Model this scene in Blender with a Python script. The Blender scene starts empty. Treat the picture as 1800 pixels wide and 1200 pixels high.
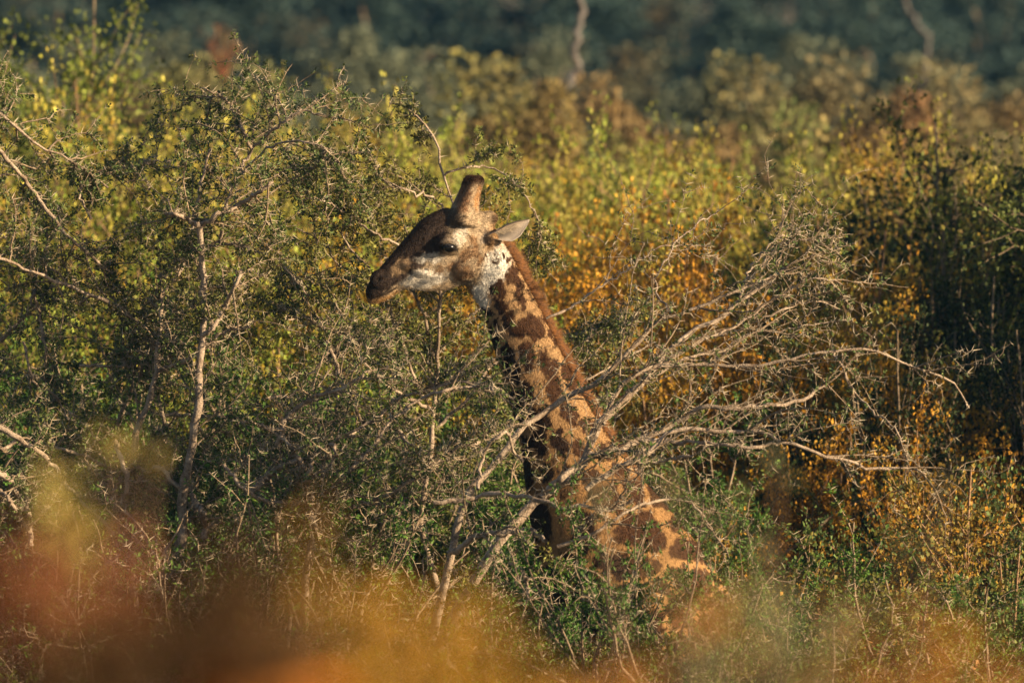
import bpy, math
import numpy as np
from mathutils import Vector

rng = np.random.default_rng(7)
SC = bpy.context.scene
COL = SC.collection
R = math.radians

# ------------------------------------------------------------------ camera
CAM_Z, PITCH, FOC = 5.6, R(3.0), 300.0
cam = bpy.data.cameras.new('camera')
cam.lens = FOC; cam.sensor_width = 36.0; cam.sensor_fit = 'HORIZONTAL'
cam.clip_start = 0.5; cam.clip_end = 4000.0
cam.dof.use_dof = True; cam.dof.focus_distance = 38.9; cam.dof.aperture_fstop = 3.6
cam_o = bpy.data.objects.new('camera', cam); COL.objects.link(cam_o)
cam_o.location = (0, 0, CAM_Z); cam_o.rotation_euler = (R(90) - PITCH, 0, 0)
SC.camera = cam_o

# ------------------------------------------------------------------ light
SUN_AZ, SUN_EL = R(21), R(18)            # measured from +X towards the camera side (-Y)
sun_dir = Vector((math.cos(SUN_AZ) * math.cos(SUN_EL), -math.sin(SUN_AZ) * math.cos(SUN_EL), math.sin(SUN_EL)))
w = bpy.data.worlds.new('World'); SC.world = w; w.use_nodes = True
nt = w.node_tree; nt.nodes.clear()
sky = nt.nodes.new('ShaderNodeTexSky'); sky.sky_type = 'NISHITA'; sky.sun_disc = False
sky.sun_elevation = SUN_EL; sky.sun_rotation = math.atan2(sun_dir.x, sun_dir.y)
bg = nt.nodes.new('ShaderNodeBackground'); bg.inputs['Strength'].default_value = 0.05
wo = nt.nodes.new('ShaderNodeOutputWorld')
nt.links.new(sky.outputs[0], bg.inputs[0]); nt.links.new(bg.outputs[0], wo.inputs[0])
sl = bpy.data.lights.new('sun', 'SUN'); sl.energy = 5.0; sl.angle = R(0.5); sl.color = (1.0, 0.78, 0.50)
so = bpy.data.objects.new('sun', sl); COL.objects.link(so)
so.rotation_euler = sun_dir.to_track_quat('Z', 'Y').to_euler(); so.location = (30, -12, 20)
SC.view_settings.view_transform = 'Standard'; SC.view_settings.look = 'None'
SC.view_settings.gamma = 1.0; SC.view_settings.exposure = 1.22; SC.view_settings.use_curve_mapping = False
SC.cycles.max_bounces = 5; SC.cycles.diffuse_bounces = 1; SC.cycles.transmission_bounces = 3
SC.cycles.glossy_bounces = 2; SC.cycles.volume_bounces = 0
SC.cycles.use_denoising = True

# ------------------------------------------------------------------ helpers
PXM = FOC / 36.0 * 1800.0                # pixels per (metre / metre of distance)
def P(px, py, Y):
    """world point seen at photo pixel (px,py) lying at world depth Y"""
    a = (px - 900) / PXM; b = (600 - py) / PXM
    dy = math.cos(PITCH) + b * math.sin(PITCH); dz = -math.sin(PITCH) + b * math.cos(PITCH)
    t = Y / dy
    return np.array((a * t, Y, CAM_Z + dz * t))

def sstep(a, b, x):
    t = np.clip((x - a) / (b - a), 0, 1); return t * t * (3 - 2 * t)
def ground_z(x, y):
    z = 3.3 * (1 - sstep(8, 31, y)) + 24 * sstep(150, 700, y)
    return z + 0.25 * np.sin(x * .13 + 1) * np.sin(y * .11) * sstep(40, 60, y)

def new_mesh(name, V, F):
    V = np.asarray(V, np.float32).reshape(-1, 3); F = np.asarray(F, np.int32)
    me = bpy.data.meshes.new(name); k = F.shape[1]
    me.vertices.add(len(V)); me.vertices.foreach_set('co', V.ravel())
    me.loops.add(F.size); me.loops.foreach_set('vertex_index', F.ravel())
    me.polygons.add(len(F)); me.polygons.foreach_set('loop_start', np.arange(0, F.size, k, dtype=np.int32))
    me.update(calc_edges=True)
    return me
def add_obj(name, me, mat=None, parent=None, smooth=False):
    if mat is not None and not me.materials: me.materials.append(mat)
    if smooth: me.polygons.foreach_set('use_smooth', np.ones(len(me.polygons), bool))
    o = bpy.data.objects.new(name, me); COL.objects.link(o)
    if parent is not None: o.parent = parent
    return o
def thing(name, label, cat, loc=(0, 0, 0), group=None, rotz=0):
    o = bpy.data.objects.new(name, None); COL.objects.link(o); o.empty_display_size = .3
    o.location = loc; o.rotation_euler = (0, 0, rotz); o['label'] = label; o['category'] = cat
    if group: o['group'] = group
    return o
def norm(v): return v / np.maximum(np.linalg.norm(v, axis=-1, keepdims=True), 1e-9)

def tubes(paths, rad, sides=4):
    """paths (m,n,3), rad (m,n) -> verts, quads"""
    m, n, _ = paths.shape
    T = norm(np.gradient(paths, axis=1))
    mean = norm(paths[:, -1] - paths[:, 0])
    ref = norm(np.cross(mean, rng.normal(size=(m, 3))))[:, None, :]
    u = norm(np.cross(T, np.broadcast_to(ref, T.shape))); v = np.cross(T, u)
    a = np.arange(sides) / sides * 2 * np.pi
    V = paths[:, :, None] + rad[:, :, None, None] * (np.cos(a)[:, None] * u[:, :, None] + np.sin(a)[:, None] * v[:, :, None])
    i = np.arange(m)[:, None, None] * n * sides; j = np.arange(n - 1)[None, :, None] * sides; k = np.arange(sides)[None, None, :]
    k2 = (k + 1) % sides
    F = np.stack([i + j + k, i + j + k2, i + j + sides + k2, i + j + sides + k], -1).reshape(-1, 4)
    return V.reshape(-1, 3), F

def grow(start, d, length, n, wig=.25, bend=(0, 0, 0)):
    m = len(start); pts = [start]; d = norm(d); st = (length / (n - 1))[:, None]; bend = np.asarray(bend)
    for i in range(n - 1):
        d = norm(d + rng.normal(size=(m, 3)) * wig + bend)
        pts.append(pts[-1] + d * st)
    return np.stack(pts, 1)
def on_paths(paths, k, t0=.15, t1=1.0):
    """k sample points on each path -> pos, tangent, t, parent index"""
    m, n, _ = paths.shape
    t = np.sort(rng.uniform(t0, t1, (m, k)), 1); f = t * (n - 1) * .9999; i = f.astype(int); q = (f - i)[..., None]
    r = np.arange(m)[:, None]
    a, b = paths[r, i], paths[r, i + 1]
    return (a * (1 - q) + b * q).reshape(-1, 3), norm(b - a).reshape(-1, 3), t.reshape(-1), np.repeat(np.arange(m), k)
def off_dir(T, lo=.5, hi=1.2):
    """directions leaning off the tangent"""
    p = norm(np.cross(T, rng.normal(size=T.shape))); a = rng.uniform(lo, hi, (len(T), 1))
    return norm(T * np.cos(a) + p * np.sin(a))

def kites(pos, d, length, width, fold=.25):
    """folded leaf blades: 4 verts, 2 triangles"""
    s = norm(np.cross(d, rng.normal(size=d.shape))); nn = np.cross(d, s)
    L = length[:, None]; W = width[:, None]
    mid = pos + d * L * rng.uniform(.42, .6, (len(pos), 1))
    V = np.stack([pos, mid + s * W + nn * W * fold, pos + d * L, mid - s * W + nn * W * fold], 1)
    b = np.arange(len(pos))[:, None] * 4
    F = np.concatenate([b + [[0, 1, 2]], b + [[0, 2, 3]]], 1).reshape(-1, 3)
    return V.reshape(-1, 3), F
def ovals(pos, d, length, width, fold=.3):
    """broader leaf: 6 verts, 2 quads folded on the midrib"""
    s = norm(np.cross(d, rng.normal(size=d.shape))); nn = np.cross(d, s); L = length[:, None]; W = width[:, None]
    V = np.stack([pos, pos + d * L * .35 + s * W + nn * W * fold, pos + d * L * .75 + s * W * .75 + nn * W * fold, pos + d * L,
                  pos + d * L * .75 - s * W * .75 + nn * W * fold, pos + d * L * .35 - s * W + nn * W * fold], 1)
    b = np.arange(len(pos))[:, None] * 6
    F = np.concatenate([b + [[0, 1, 2, 3]], b + [[0, 3, 4, 5]]], 1).reshape(-1, 4)
    return V.reshape(-1, 3), F
def spikes(pos, d, length, r):
    """thorns: 3-sided cones"""
    u = norm(np.cross(d, rng.normal(size=d.shape))); v = np.cross(d, u)
    a = np.arange(3) / 3 * 2 * np.pi
    base = pos[:, None] + r[:, None, None] * (np.cos(a)[:, None] * u[:, None] + np.sin(a)[:, None] * v[:, None])
    V = np.concatenate([base, (pos + d * length[:, None])[:, None]], 1)
    b = np.arange(len(pos))[:, None] * 4
    F = np.concatenate([b + [[0, 1, 3]], b + [[1, 2, 3]], b + [[2, 0, 3]]], 1).reshape(-1, 3)
    return V.reshape(-1, 3), F
def thorn_pairs(paths, k, lo=.02, hi=.055, t0=.0):
    p, T, t, _ = on_paths(paths, k, t0)
    q = norm(np.cross(T, rng.normal(size=T.shape))); side = norm(np.cross(T, q))
    d1 = norm(side + q * .35 + T * rng.uniform(-.2, .5, (len(T), 1))); d2 = norm(-side + q * .35 + T * rng.uniform(-.2, .5, (len(T), 1)))
    L = rng.uniform(lo, hi, len(T)) * rng.choice([1, 1, .35], len(T))
    pos = np.concatenate([p, p]); d = np.concatenate([d1, d2]); L = np.concatenate([L, L * rng.uniform(.7, 1.1, len(L))])
    return spikes(pos, d, L, .0010 + L * .028)
def acacia_leaves(paths, k, t0=.1, pin=7, size=.016, per=1):
    """feathery leaves: each a short rachis direction with small blades along it"""
    p, T, t, _ = on_paths(paths, k, t0)
    d = off_dir(T, .6, 1.5); m = len(p)
    L = rng.uniform(.018, .042, m)
    f = (np.arange(pin) + 1) / pin
    base = p[:, None] + d[:, None] * (L[:, None] * f)[..., None]
    s = norm(np.cross(d, rng.normal(size=d.shape)))
    sg = np.where(np.arange(pin) % 2 == 0, 1., -1.)
    dd = norm(s[:, None] * sg[None, :, None] + d[:, None] * .55 + rng.normal(size=(m, pin, 3)) * .25).reshape(-1, 3)
    n = len(dd)
    return kites(base.reshape(-1, 3), dd, rng.uniform(.7, 1.3, n) * size, rng.uniform(.16, .26, n) * size)
def joined(parts):
    V = []; F = []; o = 0
    for v, f in parts:
        V.append(v); F.append(f + o); o += len(v)
    return np.concatenate(V), np.concatenate(F)

# ------------------------------------------------------------------ materials
def nodes(name):
    m = bpy.data.materials.new(name); m.use_nodes = True; n = m.node_tree; n.nodes.clear(); return m, n
def N(n, t, **kw):
    x = n.nodes.new(t)
    for k, v in kw.items(): setattr(x, k, v)
    return x
def mixc(n, fac, a, b, blend='MIX'):
    x = N(n, 'ShaderNodeMix', data_type='RGBA', blend_type=blend)
    for s, v in ((0, fac), (6, a), (7, b)):
        if hasattr(v, 'links'): n.links.new(v, x.inputs[s])
        else: x.inputs[s].default_value = v if s == 0 else (*v, 1)
    return x.outputs[2]
def math_(n, op, a, b=0.0, clamp=False):
    x = N(n, 'ShaderNodeMath', operation=op, use_clamp=clamp)
    for s, v in ((0, a), (1, b)):
        if hasattr(v, 'links'): n.links.new(v, x.inputs[s])
        else: x.inputs[s].default_value = v
    return x.outputs[0]
def noise(n, scale, det=3, vec=None, dist=0):
    x = N(n, 'ShaderNodeTexNoise'); x.inputs['Scale'].default_value = scale; x.inputs['Detail'].default_value = det
    x.inputs['Distortion'].default_value = dist
    if vec is not None: n.links.new(vec, x.inputs['Vector'])
    return x.outputs[0]
def ramp(n, fac, stops):
    x = N(n, 'ShaderNodeValToRGB'); e = x.color_ramp.elements
    while len(e) < len(stops): e.new(.5)
    for k, (p, c) in enumerate(stops): e[k].position = p; e[k].color = (*c, 1)
    n.links.new(fac, x.inputs[0]); return x.outputs[0]

def leaf_material(name, autumn, pale, patch=1.6, trans=.32, gloss=.15):
    """own colour of each leaf: the object's colour, varied per leaf, with patches turned to autumn (share = object alpha)"""
    m, n = nodes(name)
    oi = N(n, 'ShaderNodeObjectInfo'); tc = N(n, 'ShaderNodeTexCoord'); geo = N(n, 'ShaderNodeNewGeometry')
    pn = noise(n, patch, 3, tc.outputs['Object'])
    rnd = geo.outputs['Random Per Island']
    v = math_(n, 'ADD', math_(n, 'MULTIPLY', math_(n, 'SUBTRACT', pn, .5), 2.2), math_(n, 'MULTIPLY', rnd, .18))
    fac = math_(n, 'MULTIPLY', math_(n, 'ADD', v, math_(n, 'SUBTRACT', oi.outputs['Alpha'], .48)), 2.4, True)
    r2 = math_(n, 'FRACT', math_(n, 'MULTIPLY', rnd, 37.7))
    c = mixc(n, math_(n, 'MULTIPLY', math_(n, 'POWER', r2, 1.6), .8), oi.outputs['Color'], mixc(n, 1.0, oi.outputs['Color'], pale, 'MULTIPLY'))
    c = mixc(n, fac, c, autumn)
    r3 = math_(n, 'ADD', math_(n, 'MULTIPLY', math_(n, 'FRACT', math_(n, 'MULTIPLY', rnd, 91.3)), 1.0), .5)
    mul = N(n, 'ShaderNodeVectorMath', operation='SCALE'); n.links.new(c, mul.inputs[0]); n.links.new(r3, mul.inputs[3])
    p = N(n, 'ShaderNodeBsdfPrincipled'); n.links.new(mul.outputs[0], p.inputs['Base Color'])
    p.inputs['Roughness'].default_value = .5; p.inputs['Specular IOR Level'].default_value = gloss
    t = N(n, 'ShaderNodeBsdfTranslucent'); n.links.new(mul.outputs[0], t.inputs[0])
    mx = N(n, 'ShaderNodeMixShader'); mx.inputs[0].default_value = trans
    n.links.new(p.outputs[0], mx.inputs[1]); n.links.new(t.outputs[0], mx.inputs[2])
    o = N(n, 'ShaderNodeOutputMaterial'); n.links.new(mx.outputs[0], o.inputs[0]); return m
def bark_material(name, dark, light, scale=18, rough=.8, bump=.012):
    m, n = nodes(name); tc = N(n, 'ShaderNodeTexCoord')
    a = noise(n, scale, 5, tc.outputs['Object'], .6); b = noise(n, scale * 7, 4, tc.outputs['Object'], 1.0)
    f = math_(n, 'ADD', math_(n, 'MULTIPLY', a, .5), math_(n, 'MULTIPLY', b, .5))
    c = ramp(n, f, [(.36, dark), (.62, light)])
    p = N(n, 'ShaderNodeBsdfPrincipled'); n.links.new(c, p.inputs['Base Color']); p.inputs['Roughness'].default_value = rough
    p.inputs['Specular IOR Level'].default_value = .3
    bp = N(n, 'ShaderNodeBump'); bp.inputs['Distance'].default_value = bump; n.links.new(f, bp.inputs['Height']); n.links.new(bp.outputs[0], p.inputs['Normal'])
    o = N(n, 'ShaderNodeOutputMaterial'); n.links.new(p.outputs[0], o.inputs[0]); return m
def plain(name, col, rough=.6, spec=.4):
    m, n = nodes(name); p = N(n, 'ShaderNodeBsdfPrincipled'); tc = N(n, 'ShaderNodeTexCoord')
    f = noise(n, 60, 3, tc.outputs['Object'])
    c = mixc(n, f, tuple(x * .7 for x in col), tuple(min(1, x * 1.25) for x in col))
    n.links.new(c, p.inputs['Base Color']); p.inputs['Roughness'].default_value = rough; p.inputs['Specular IOR Level'].default_value = spec
    o = N(n, 'ShaderNodeOutputMaterial'); n.links.new(p.outputs[0], o.inputs[0]); return m

M_leaf = leaf_material('bush_leaf', (.42, .195, .018), (2.9, 2.5, 5.0), patch=.9, trans=.25)
M_shade = leaf_material('bush_leaf_painted_shade', (.14, .06, .012), (2.4, 2.0, 3.0), patch=1.1, trans=.15, gloss=.08)  # darkened leaf tones stand in for shade on the right-hand trees
M_acacia = leaf_material('acacia_leaf', (.16, .12, .03), (2.6, 2.0, 2.5), patch=.9, trans=.12)
M_far = leaf_material('far_leaf', (.17, .115, .05), (1.9, 1.7, 1.5), patch=.35, trans=.08, gloss=.05)
M_bark = bark_material('thorn_bark', (.12, .075, .045), (.44, .34, .25), 16)
M_twig = bark_material('twig_bark', (.09, .055, .032), (.38, .28, .18), 30)
M_stem = bark_material('bush_stem', (.16, .09, .045), (.36, .22, .12), 12)
M_dead = bark_material('dead_wood', (.09, .075, .065), (.17, .15, .135), 3)
M_thorn = plain('thorn_white', (.42, .34, .24), .5)

# ------------------------------------------------------------------ ground
def part(name, vf, mat, root, smooth=False, kind=None):
    V, F = vf
    o = add_obj(name, new_mesh(name, V - np.array(root.location), F), mat, root, smooth)
    if kind or name in ('twigs', 'thorns', 'foliage', 'stems', 'mane', 'tail_tuft'): o['kind'] = kind or 'stuff'
    return o

gx = np.concatenate([np.linspace(-1500, -90, 24), np.linspace(-80, 80, 81), np.linspace(90, 1500, 24)])
gy = np.concatenate([np.linspace(-60, -4, 12), np.linspace(-2, 200, 122), np.linspace(212, 1800, 60)])
X, Y = np.meshgrid(gx, gy); Z = ground_z(X, Y) + rng.normal(size=X.shape) * .03
nx, ny = len(gx), len(gy)
i = (np.arange(ny - 1)[:, None] * nx + np.arange(nx - 1)[None]).ravel()
M_ground, n = nodes('dry_ground')
tc = N(n, 'ShaderNodeTexCoord')
f = noise(n, .6, 6, tc.outputs['Object']); f2 = noise(n, 14, 4, tc.outputs['Object'])
c = mixc(n, f2, ramp(n, f, [(.38, (.16, .085, .045)), (.5, (.12, .10, .045)), (.62, (.06, .07, .025))]), (.22, .15, .08))
p = N(n, 'ShaderNodeBsdfPrincipled'); n.links.new(c, p.inputs['Base Color']); p.inputs['Roughness'].default_value = .95
bp = N(n, 'ShaderNodeBump'); bp.inputs['Distance'].default_value = .05; n.links.new(f2, bp.inputs['Height']); n.links.new(bp.outputs[0], p.inputs['Normal'])
o = N(n, 'ShaderNodeOutputMaterial'); n.links.new(p.outputs[0], o.inputs[0])
g = add_obj('ground', new_mesh('ground', np.stack([X, Y, Z], -1), np.stack([i, i + 1, i + nx + 1, i + nx], 1)), M_ground, None, True)
g['kind'] = 'structure'; g['label'] = 'dry reddish savanna ground rising to the wooded slope'

# ------------------------------------------------------------------ giraffe
GY = 39.0
O = P(900, 600, GY)                       # giraffe frame: x right, z up, pixel-sized units of 1/384.6 m
SPX = PXM / GY / math.cos(PITCH)
def G(px, py, lat=0.0):                   # lat > 0 is away from the camera
    return np.array(((px - 900) / SPX, GY + lat, O[2] + (600 - py) / SPX))
def loft(secs, ns=28, sub=5):
    """secs: (top px,py),(bottom px,py), half width near top, half width near bottom, lateral centre, roundness"""
    A = np.array([[*s[0], *s[1], s[2], s[3], s[4], s[5]] for s in secs], float)
    d = np.concatenate([[0], np.cumsum(np.linalg.norm(np.diff((A[:, :2] + A[:, 2:4]) / 2, axis=0), axis=1) + 1e-3)])
    m = len(A); tt = np.linspace(0, m - 1, (m - 1) * sub + 1); out = []
    for c in range(A.shape[1]):           # Catmull-Rom per channel
        y = np.concatenate([[2 * A[0, c] - A[1, c]], A[:, c], [2 * A[-1, c] - A[-2, c]]])
        k = np.minimum(tt.astype(int), m - 2); q = tt - k
        p0, p1, p2, p3 = y[k], y[k + 1], y[k + 2], y[k + 3]
        out.append(.5 * (2 * p1 + (p2 - p0) * q + (2 * p0 - 5 * p1 + 4 * p2 - p3) * q ** 2 + (3 * p1 - p0 - 3 * p2 + p3) * q ** 3))
    B = np.stack(out, 1); th = np.arange(ns) / ns * 2 * np.pi; V = []
    for r in B:
        top = G(r[0], r[1]); bot = G(r[2], r[3]); c = (top + bot) / 2; h = (top - bot) / 2
        e = 2 / max(r[7], 1.2)
        cs = np.sign(np.cos(th)) * np.abs(np.cos(th)) ** e; sn = np.sign(np.sin(th)) * np.abs(np.sin(th)) ** e
        wd = np.interp(cs, [-1, 0, 1], [r[5], (r[4] + r[5]) / 2 * 1.04, r[4]])
        V.append(c + cs[:, None] * h + (sn * wd)[:, None] * np.array((0, 1, 0)) + np.array((0, r[6], 0)))
    V = np.array(V); m = len(V); V = V.reshape(-1, 3); tris = []
    for a in range(m - 1):
        for b in range(ns):
            b2 = (b + 1) % ns
            tris += [(a * ns + b, a * ns + b2, a * ns + ns + b2), (a * ns + b, a * ns + ns + b2, a * ns + ns + b)]
    ca, cb = len(V), len(V) + 1
    V = np.concatenate([V, [V[:ns].mean(0)], [V[-ns:].mean(0)]])
    for b in range(ns):
        b2 = (b + 1) % ns
        tris += [(ca, b2, b), (cb, (m - 1) * ns + b, (m - 1) * ns + b2)]
    return V, np.array(tris)
def ball(px, py, lat, r, rx=None, rz=None, tilt=0.0):
    """ellipsoid, radii in pixels of the photo (r lateral)"""
    rx = rx or r; rz = rz or r; nu, nv = 16, 10
    u = np.arange(nu) / nu * 2 * np.pi; v = (np.arange(nv) + .5) / nv * np.pi
    x = np.outer(np.sin(v), np.cos(u)).ravel() * rx; y = np.outer(np.sin(v), np.sin(u)).ravel() * r; z = np.outer(np.cos(v), np.ones(nu)).ravel() * rz
    ct, st = math.cos(tilt), math.sin(tilt); x, z = x * ct - z * st, x * st + z * ct
    V = np.stack([x, y, z], 1) / SPX + G(px, py, lat); t = []
    for a in range(nv - 1):
        for b in range(nu):
            b2 = (b + 1) % nu; t += [(a * nu + b, a * nu + nu + b, a * nu + nu + b2), (a * nu + b, a * nu + nu + b2, a * nu + b2)]
    ca, cb = len(V), len(V) + 1; V = np.concatenate([V, [V[:nu].mean(0)], [V[-nu:].mean(0)]])
    for b in range(nu):
        b2 = (b + 1) % nu; t += [(ca, b, b2), (cb, (nv - 1) * nu + b2, (nv - 1) * nu + b)]
    return V, np.array(t)
def limb(pts, rads, ns=16, sub=4):
    """pts [(px,py,lat)], radii px -> closed tube"""
    p = np.array([G(*q) for q in pts]); r = np.array(rads) / SPX; m = len(p)
    tt = np.linspace(0, m - 1, (m - 1) * sub + 1); x = np.arange(m)
    def cr(y):
        y = np.concatenate([[2 * y[0] - y[1]], y, [2 * y[-1] - y[-2]]]); k = np.minimum(tt.astype(int), m - 2); q = tt - k
        return .5 * (2 * y[k + 1] + (y[k + 2] - y[k]) * q + (2 * y[k] - 5 * y[k + 1] + 4 * y[k + 2] - y[k + 3]) * q ** 2 + (3 * y[k + 1] - y[k] - 3 * y[k + 2] + y[k + 3]) * q ** 3)
    pp = np.stack([cr(p[:, c]) for c in range(3)], 1); rr = cr(r)
    V, F = tubes(pp[None], rr[None], ns)
    V = np.concatenate([V, [pp[0]], [pp[-1]]]); n_ = len(pp)
    T = np.concatenate([F[:, [0, 1, 2]], F[:, [0, 2, 3]], [[n_ * ns, (b + 1) % ns, b] for b in range(ns)],
                        [[n_ * ns + 1, (n_ - 1) * ns + b, (n_ - 1) * ns + (b + 1) % ns] for b in range(ns)]])
    return V, T

head = [((642, 509), (647, 529), .012, .012, 0, 2), ((646, 499), (652, 532), .034, .036, 0, 2.2), ((655, 484), (668, 529), .047, .043, 0, 2.2),
        ((666, 470), (686, 522), .050, .040, 0, 2.2), ((683, 450), (705, 508), .049, .040, 0, 2.3), ((703, 427), (726, 508), .052, .045, 0, 2.4),
        ((722, 405), (750, 510), .065, .050, 0, 2.4), ((741, 384), (773, 510), .080, .055, 0, 2.4), ((764, 371), (796, 505), .090, .062, 0, 2.4),
        ((790, 368), (816, 497), .094, .068, 0, 2.4), ((822, 366), (835, 490), .090, .070, 0, 2.2), ((850, 372), (853, 482), .078, .066, 0, 2), ((868, 388), (866, 462), .05, .05, 0, 2)]
neck = [((846, 384), (806, 470), .060, .050, 0, 2), ((868, 400), (814, 493), .075, .055, 0, 2), ((886, 424), (823, 509), .074, .058, 0, 2),
        ((899, 445), (837, 527), .072, .062, 0, 2), ((912, 470), (849, 550), .072, .066, 0, 2), ((931, 505), (859, 580), .076, .072, 0, 2),
        ((952, 545), (868, 613), .082, .080, 0, 2), ((972, 585), (879, 648), .088, .088, 0, 2), ((991, 625), (890, 686), .094, .096, 0, 2),
        ((1011, 665), (901, 724), .10, .105, 0, 2), ((1034, 708), (913, 770), .105, .115, 0, 2), ((1060, 750), (920, 818), .115, .125, 0, 2),
        ((1090, 793), (926, 872), .13, .14, 0, 2), ((1124, 834), (935, 935), .15, .165, 0, 2), ((1162, 876), (952, 1010), .18, .20, 0, 2),
        ((1214, 940), (985, 1100), .21, .25, .02, 2), ((1262, 1010), (1050, 1210), .24, .29, .05, 2), ((1320, 1085), (1170, 1310), .28, .33, .10, 2.1),
        ((1440, 1085), (1390, 1370), .31, .36, .16, 2.2), ((1550, 1115), (1560, 1370), .31, .36, .22, 2.2), ((1640, 1140), (1680, 1350), .28, .30, .27, 2.1),
        ((1705, 1180), (1740, 1330), .2, .22, .3, 2), ((1735, 1220), (1750, 1290), .08, .1, .31, 2)]
pieces = [loft(head), loft(neck)]
for s in (-1, 1):
    pieces += [limb([(812 + s * -3, 392, s * .045), (819 - s * 4, 360, s * .045), (827 - s * 5, 332, s * .047), (833 - s * 5, 315, s * .047)], [29, 19.5, 13.5, 13]),
               ball(833 - s * 5, 317, s * .047, 13.5, 13.5, 10),
               ball(791, 426, s * .080, 17, 27, 17, -.15),         # orbit
               ball(788, 415, s * .084, 13, 24, 10, .25),          # brow
               ball(828, 462, s * .056, 17, 34, 27, .5),           # cheek
               ball(862, 418, s * .062, 12, 14, 12),               # ear root
               ball(668, 490, s * .030, 12, 18, 19, .6),           # nostril side
               ball(735, 470, s * .040, 13, 36, 12, -.35),         # cheek bone ridge
               limb([(1150, 1040, s * .13), (1120, 1180, s * .16), (1130, 1350, s * .15), (1125, 1500, s * .15), (1128, 1700, s * .15), (1130, 1880, s * .15), (1120, 1950, s * .15)], [70, 60, 40, 33, 20, 19, 26]),
               limb([(1650, 1160, .27 + s * .14), (1640, 1290, .27 + s * .17), (1600, 1420, .27 + s * .15), (1660, 1560, .27 + s * .14), (1640, 1740, .27 + s * .14), (1635, 1890, .27 + s * .14), (1622, 1950, .27 + s * .14)], [80, 72, 42, 27, 20, 19, 26])]
pieces += [ball(858, 383, 0, 16, 17, 13), ball(774, 385, 0, 20, 26, 16, .7)]     # occipital knob, forehead bump
pieces += [limb([(1735, 1200, .30), (1765, 1230, .31), (1765, 1400, .31)], [16, 9, 5])]
V, F = joined(pieces)
me = new_mesh('giraffe_raw', V, F); tmp = bpy.data.objects.new('giraffe_raw', me); COL.objects.link(tmp)
md = tmp.modifiers.new('r', 'REMESH'); md.mode = 'VOXEL'; md.voxel_size = .0084; md.use_smooth_shade = True
md = tmp.modifiers.new('s', 'SMOOTH'); md.factor = .5; md.iterations = 5
bpy.context.view_layer.update()
body = bpy.data.meshes.new_from_object(tmp.evaluated_get(bpy.context.evaluated_depsgraph_get()))
bpy.data.objects.remove(tmp); bpy.data.meshes.remove(me)
nv = len(body.vertices); co = np.empty(nv * 3, np.float32); body.vertices.foreach_get('co', co); co = co.reshape(-1, 3).astype(float)
no = np.empty(nv * 3, np.float32); body.vertex_normals.foreach_get('vector', no); no = no.reshape(-1, 3)
px = 900 + co[:, 0] * SPX; py = 600 - (co[:, 2] - O[2]) * SPX; lat = co[:, 1] - GY; al = np.abs(lat)

def vnoise(x, y, z, s, seed=0):
    """cheap smooth value noise"""
    g = np.random.default_rng(seed).random((24, 24, 24)); q = []
    for a in (x, y, z):
        a = a * s; i = np.floor(a).astype(int); f = a - i; q.append((i % 24, (i + 1) % 24, f * f * (3 - 2 * f)))
    (x0, x1, fx), (y0, y1, fy), (z0, z1, fz) = q
    l = lambda a, b, t: a + (b - a) * t
    return l(l(l(g[x0, y0, z0], g[x1, y0, z0], fx), l(g[x0, y1, z0], g[x1, y1, z0], fx), fy),
             l(l(g[x0, y0, z1], g[x1, y0, z1], fx), l(g[x0, y1, z1], g[x1, y1, z1], fx), fy), fz)
def ell(cx, cy, rx, ry, ang=0.0, X=None, Y=None):
    """1 in the centre, 0 on the rim; pixel units, ang clockwise degrees"""
    X = px if X is None else X; Y = py if Y is None else Y
    a = R(ang); dx, dy = X - cx, Y - cy; u = dx * math.cos(a) + dy * math.sin(a); v = -dx * math.sin(a) + dy * math.cos(a)
    return 1 - np.sqrt((u / rx) ** 2 + (v / ry) ** 2)
def blob(*a, soft=.35, **k): return sstep(0, soft, ell(*a, **k))
def seg_dist(pts, X, Y):
    d = np.full(len(X), 1e9)
    for (x0, y0), (x1, y1) in zip(pts[:-1], pts[1:]):
        vx, vy = x1 - x0, y1 - y0; t = np.clip(((X - x0) * vx + (Y - y0) * vy) / (vx * vx + vy * vy), 0, 1)
        d = np.minimum(d, np.hypot(X - x0 - t * vx, Y - y0 - t * vy))
    return d
side = sstep(.25, .6, np.abs(no[:, 1]))
# relief: mouth line, nostril, eye pit, fold under the eye, skin folds and neck muscles
disp = np.zeros(nv)
disp -= .006 * np.exp(-(seg_dist([(650, 523), (668, 519), (684, 512), (700, 503)], px, py) / 2.6) ** 2)
disp -= .010 * blob(666, 488, 8, 4.5, -55, soft=.6) * side
disp += .004 * np.exp(-((np.abs(ell(666, 488, 12, 8, -55)) / .25) ** 2)) * side
disp -= .012 * blob(791, 432, 16, 9, 8, soft=.7) * side
disp += .007 * np.exp(-(seg_dist([(772, 424), (784, 417), (798, 420), (808, 430)], px, py) / 3.2) ** 2) * side
disp += .004 * np.exp(-(seg_dist([(776, 441), (790, 446), (804, 442)], px, py) / 2.6) ** 2) * side
disp -= .005 * np.exp(-(seg_dist([(735, 449), (755, 451), (775, 452), (800, 446)], px, py) / 4) ** 2) * side
disp -= .006 * np.exp(-(seg_dist([(722, 475), (745, 470), (770, 478)], px, py) / 7) ** 2) * side
fr = np.hypot(px - 800, (py - 462)); fa = np.degrees(np.arctan2(py - 462, px - 800))
fold = sstep(36, 46, fr) * sstep(104, 84, fr) * sstep(-35, -10, fa) * sstep(100, 70, fa)
disp += fold * .0045 * np.sin(fr * 1.15 + 3 * vnoise(px, py, lat * 380, .03, 4))
nk = sstep(560, 640, py) * (px < 1250)
disp += .008 * nk * (vnoise(px * .8 + py * .3, py * .25, lat * 300, .028, 9) - .5)
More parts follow.
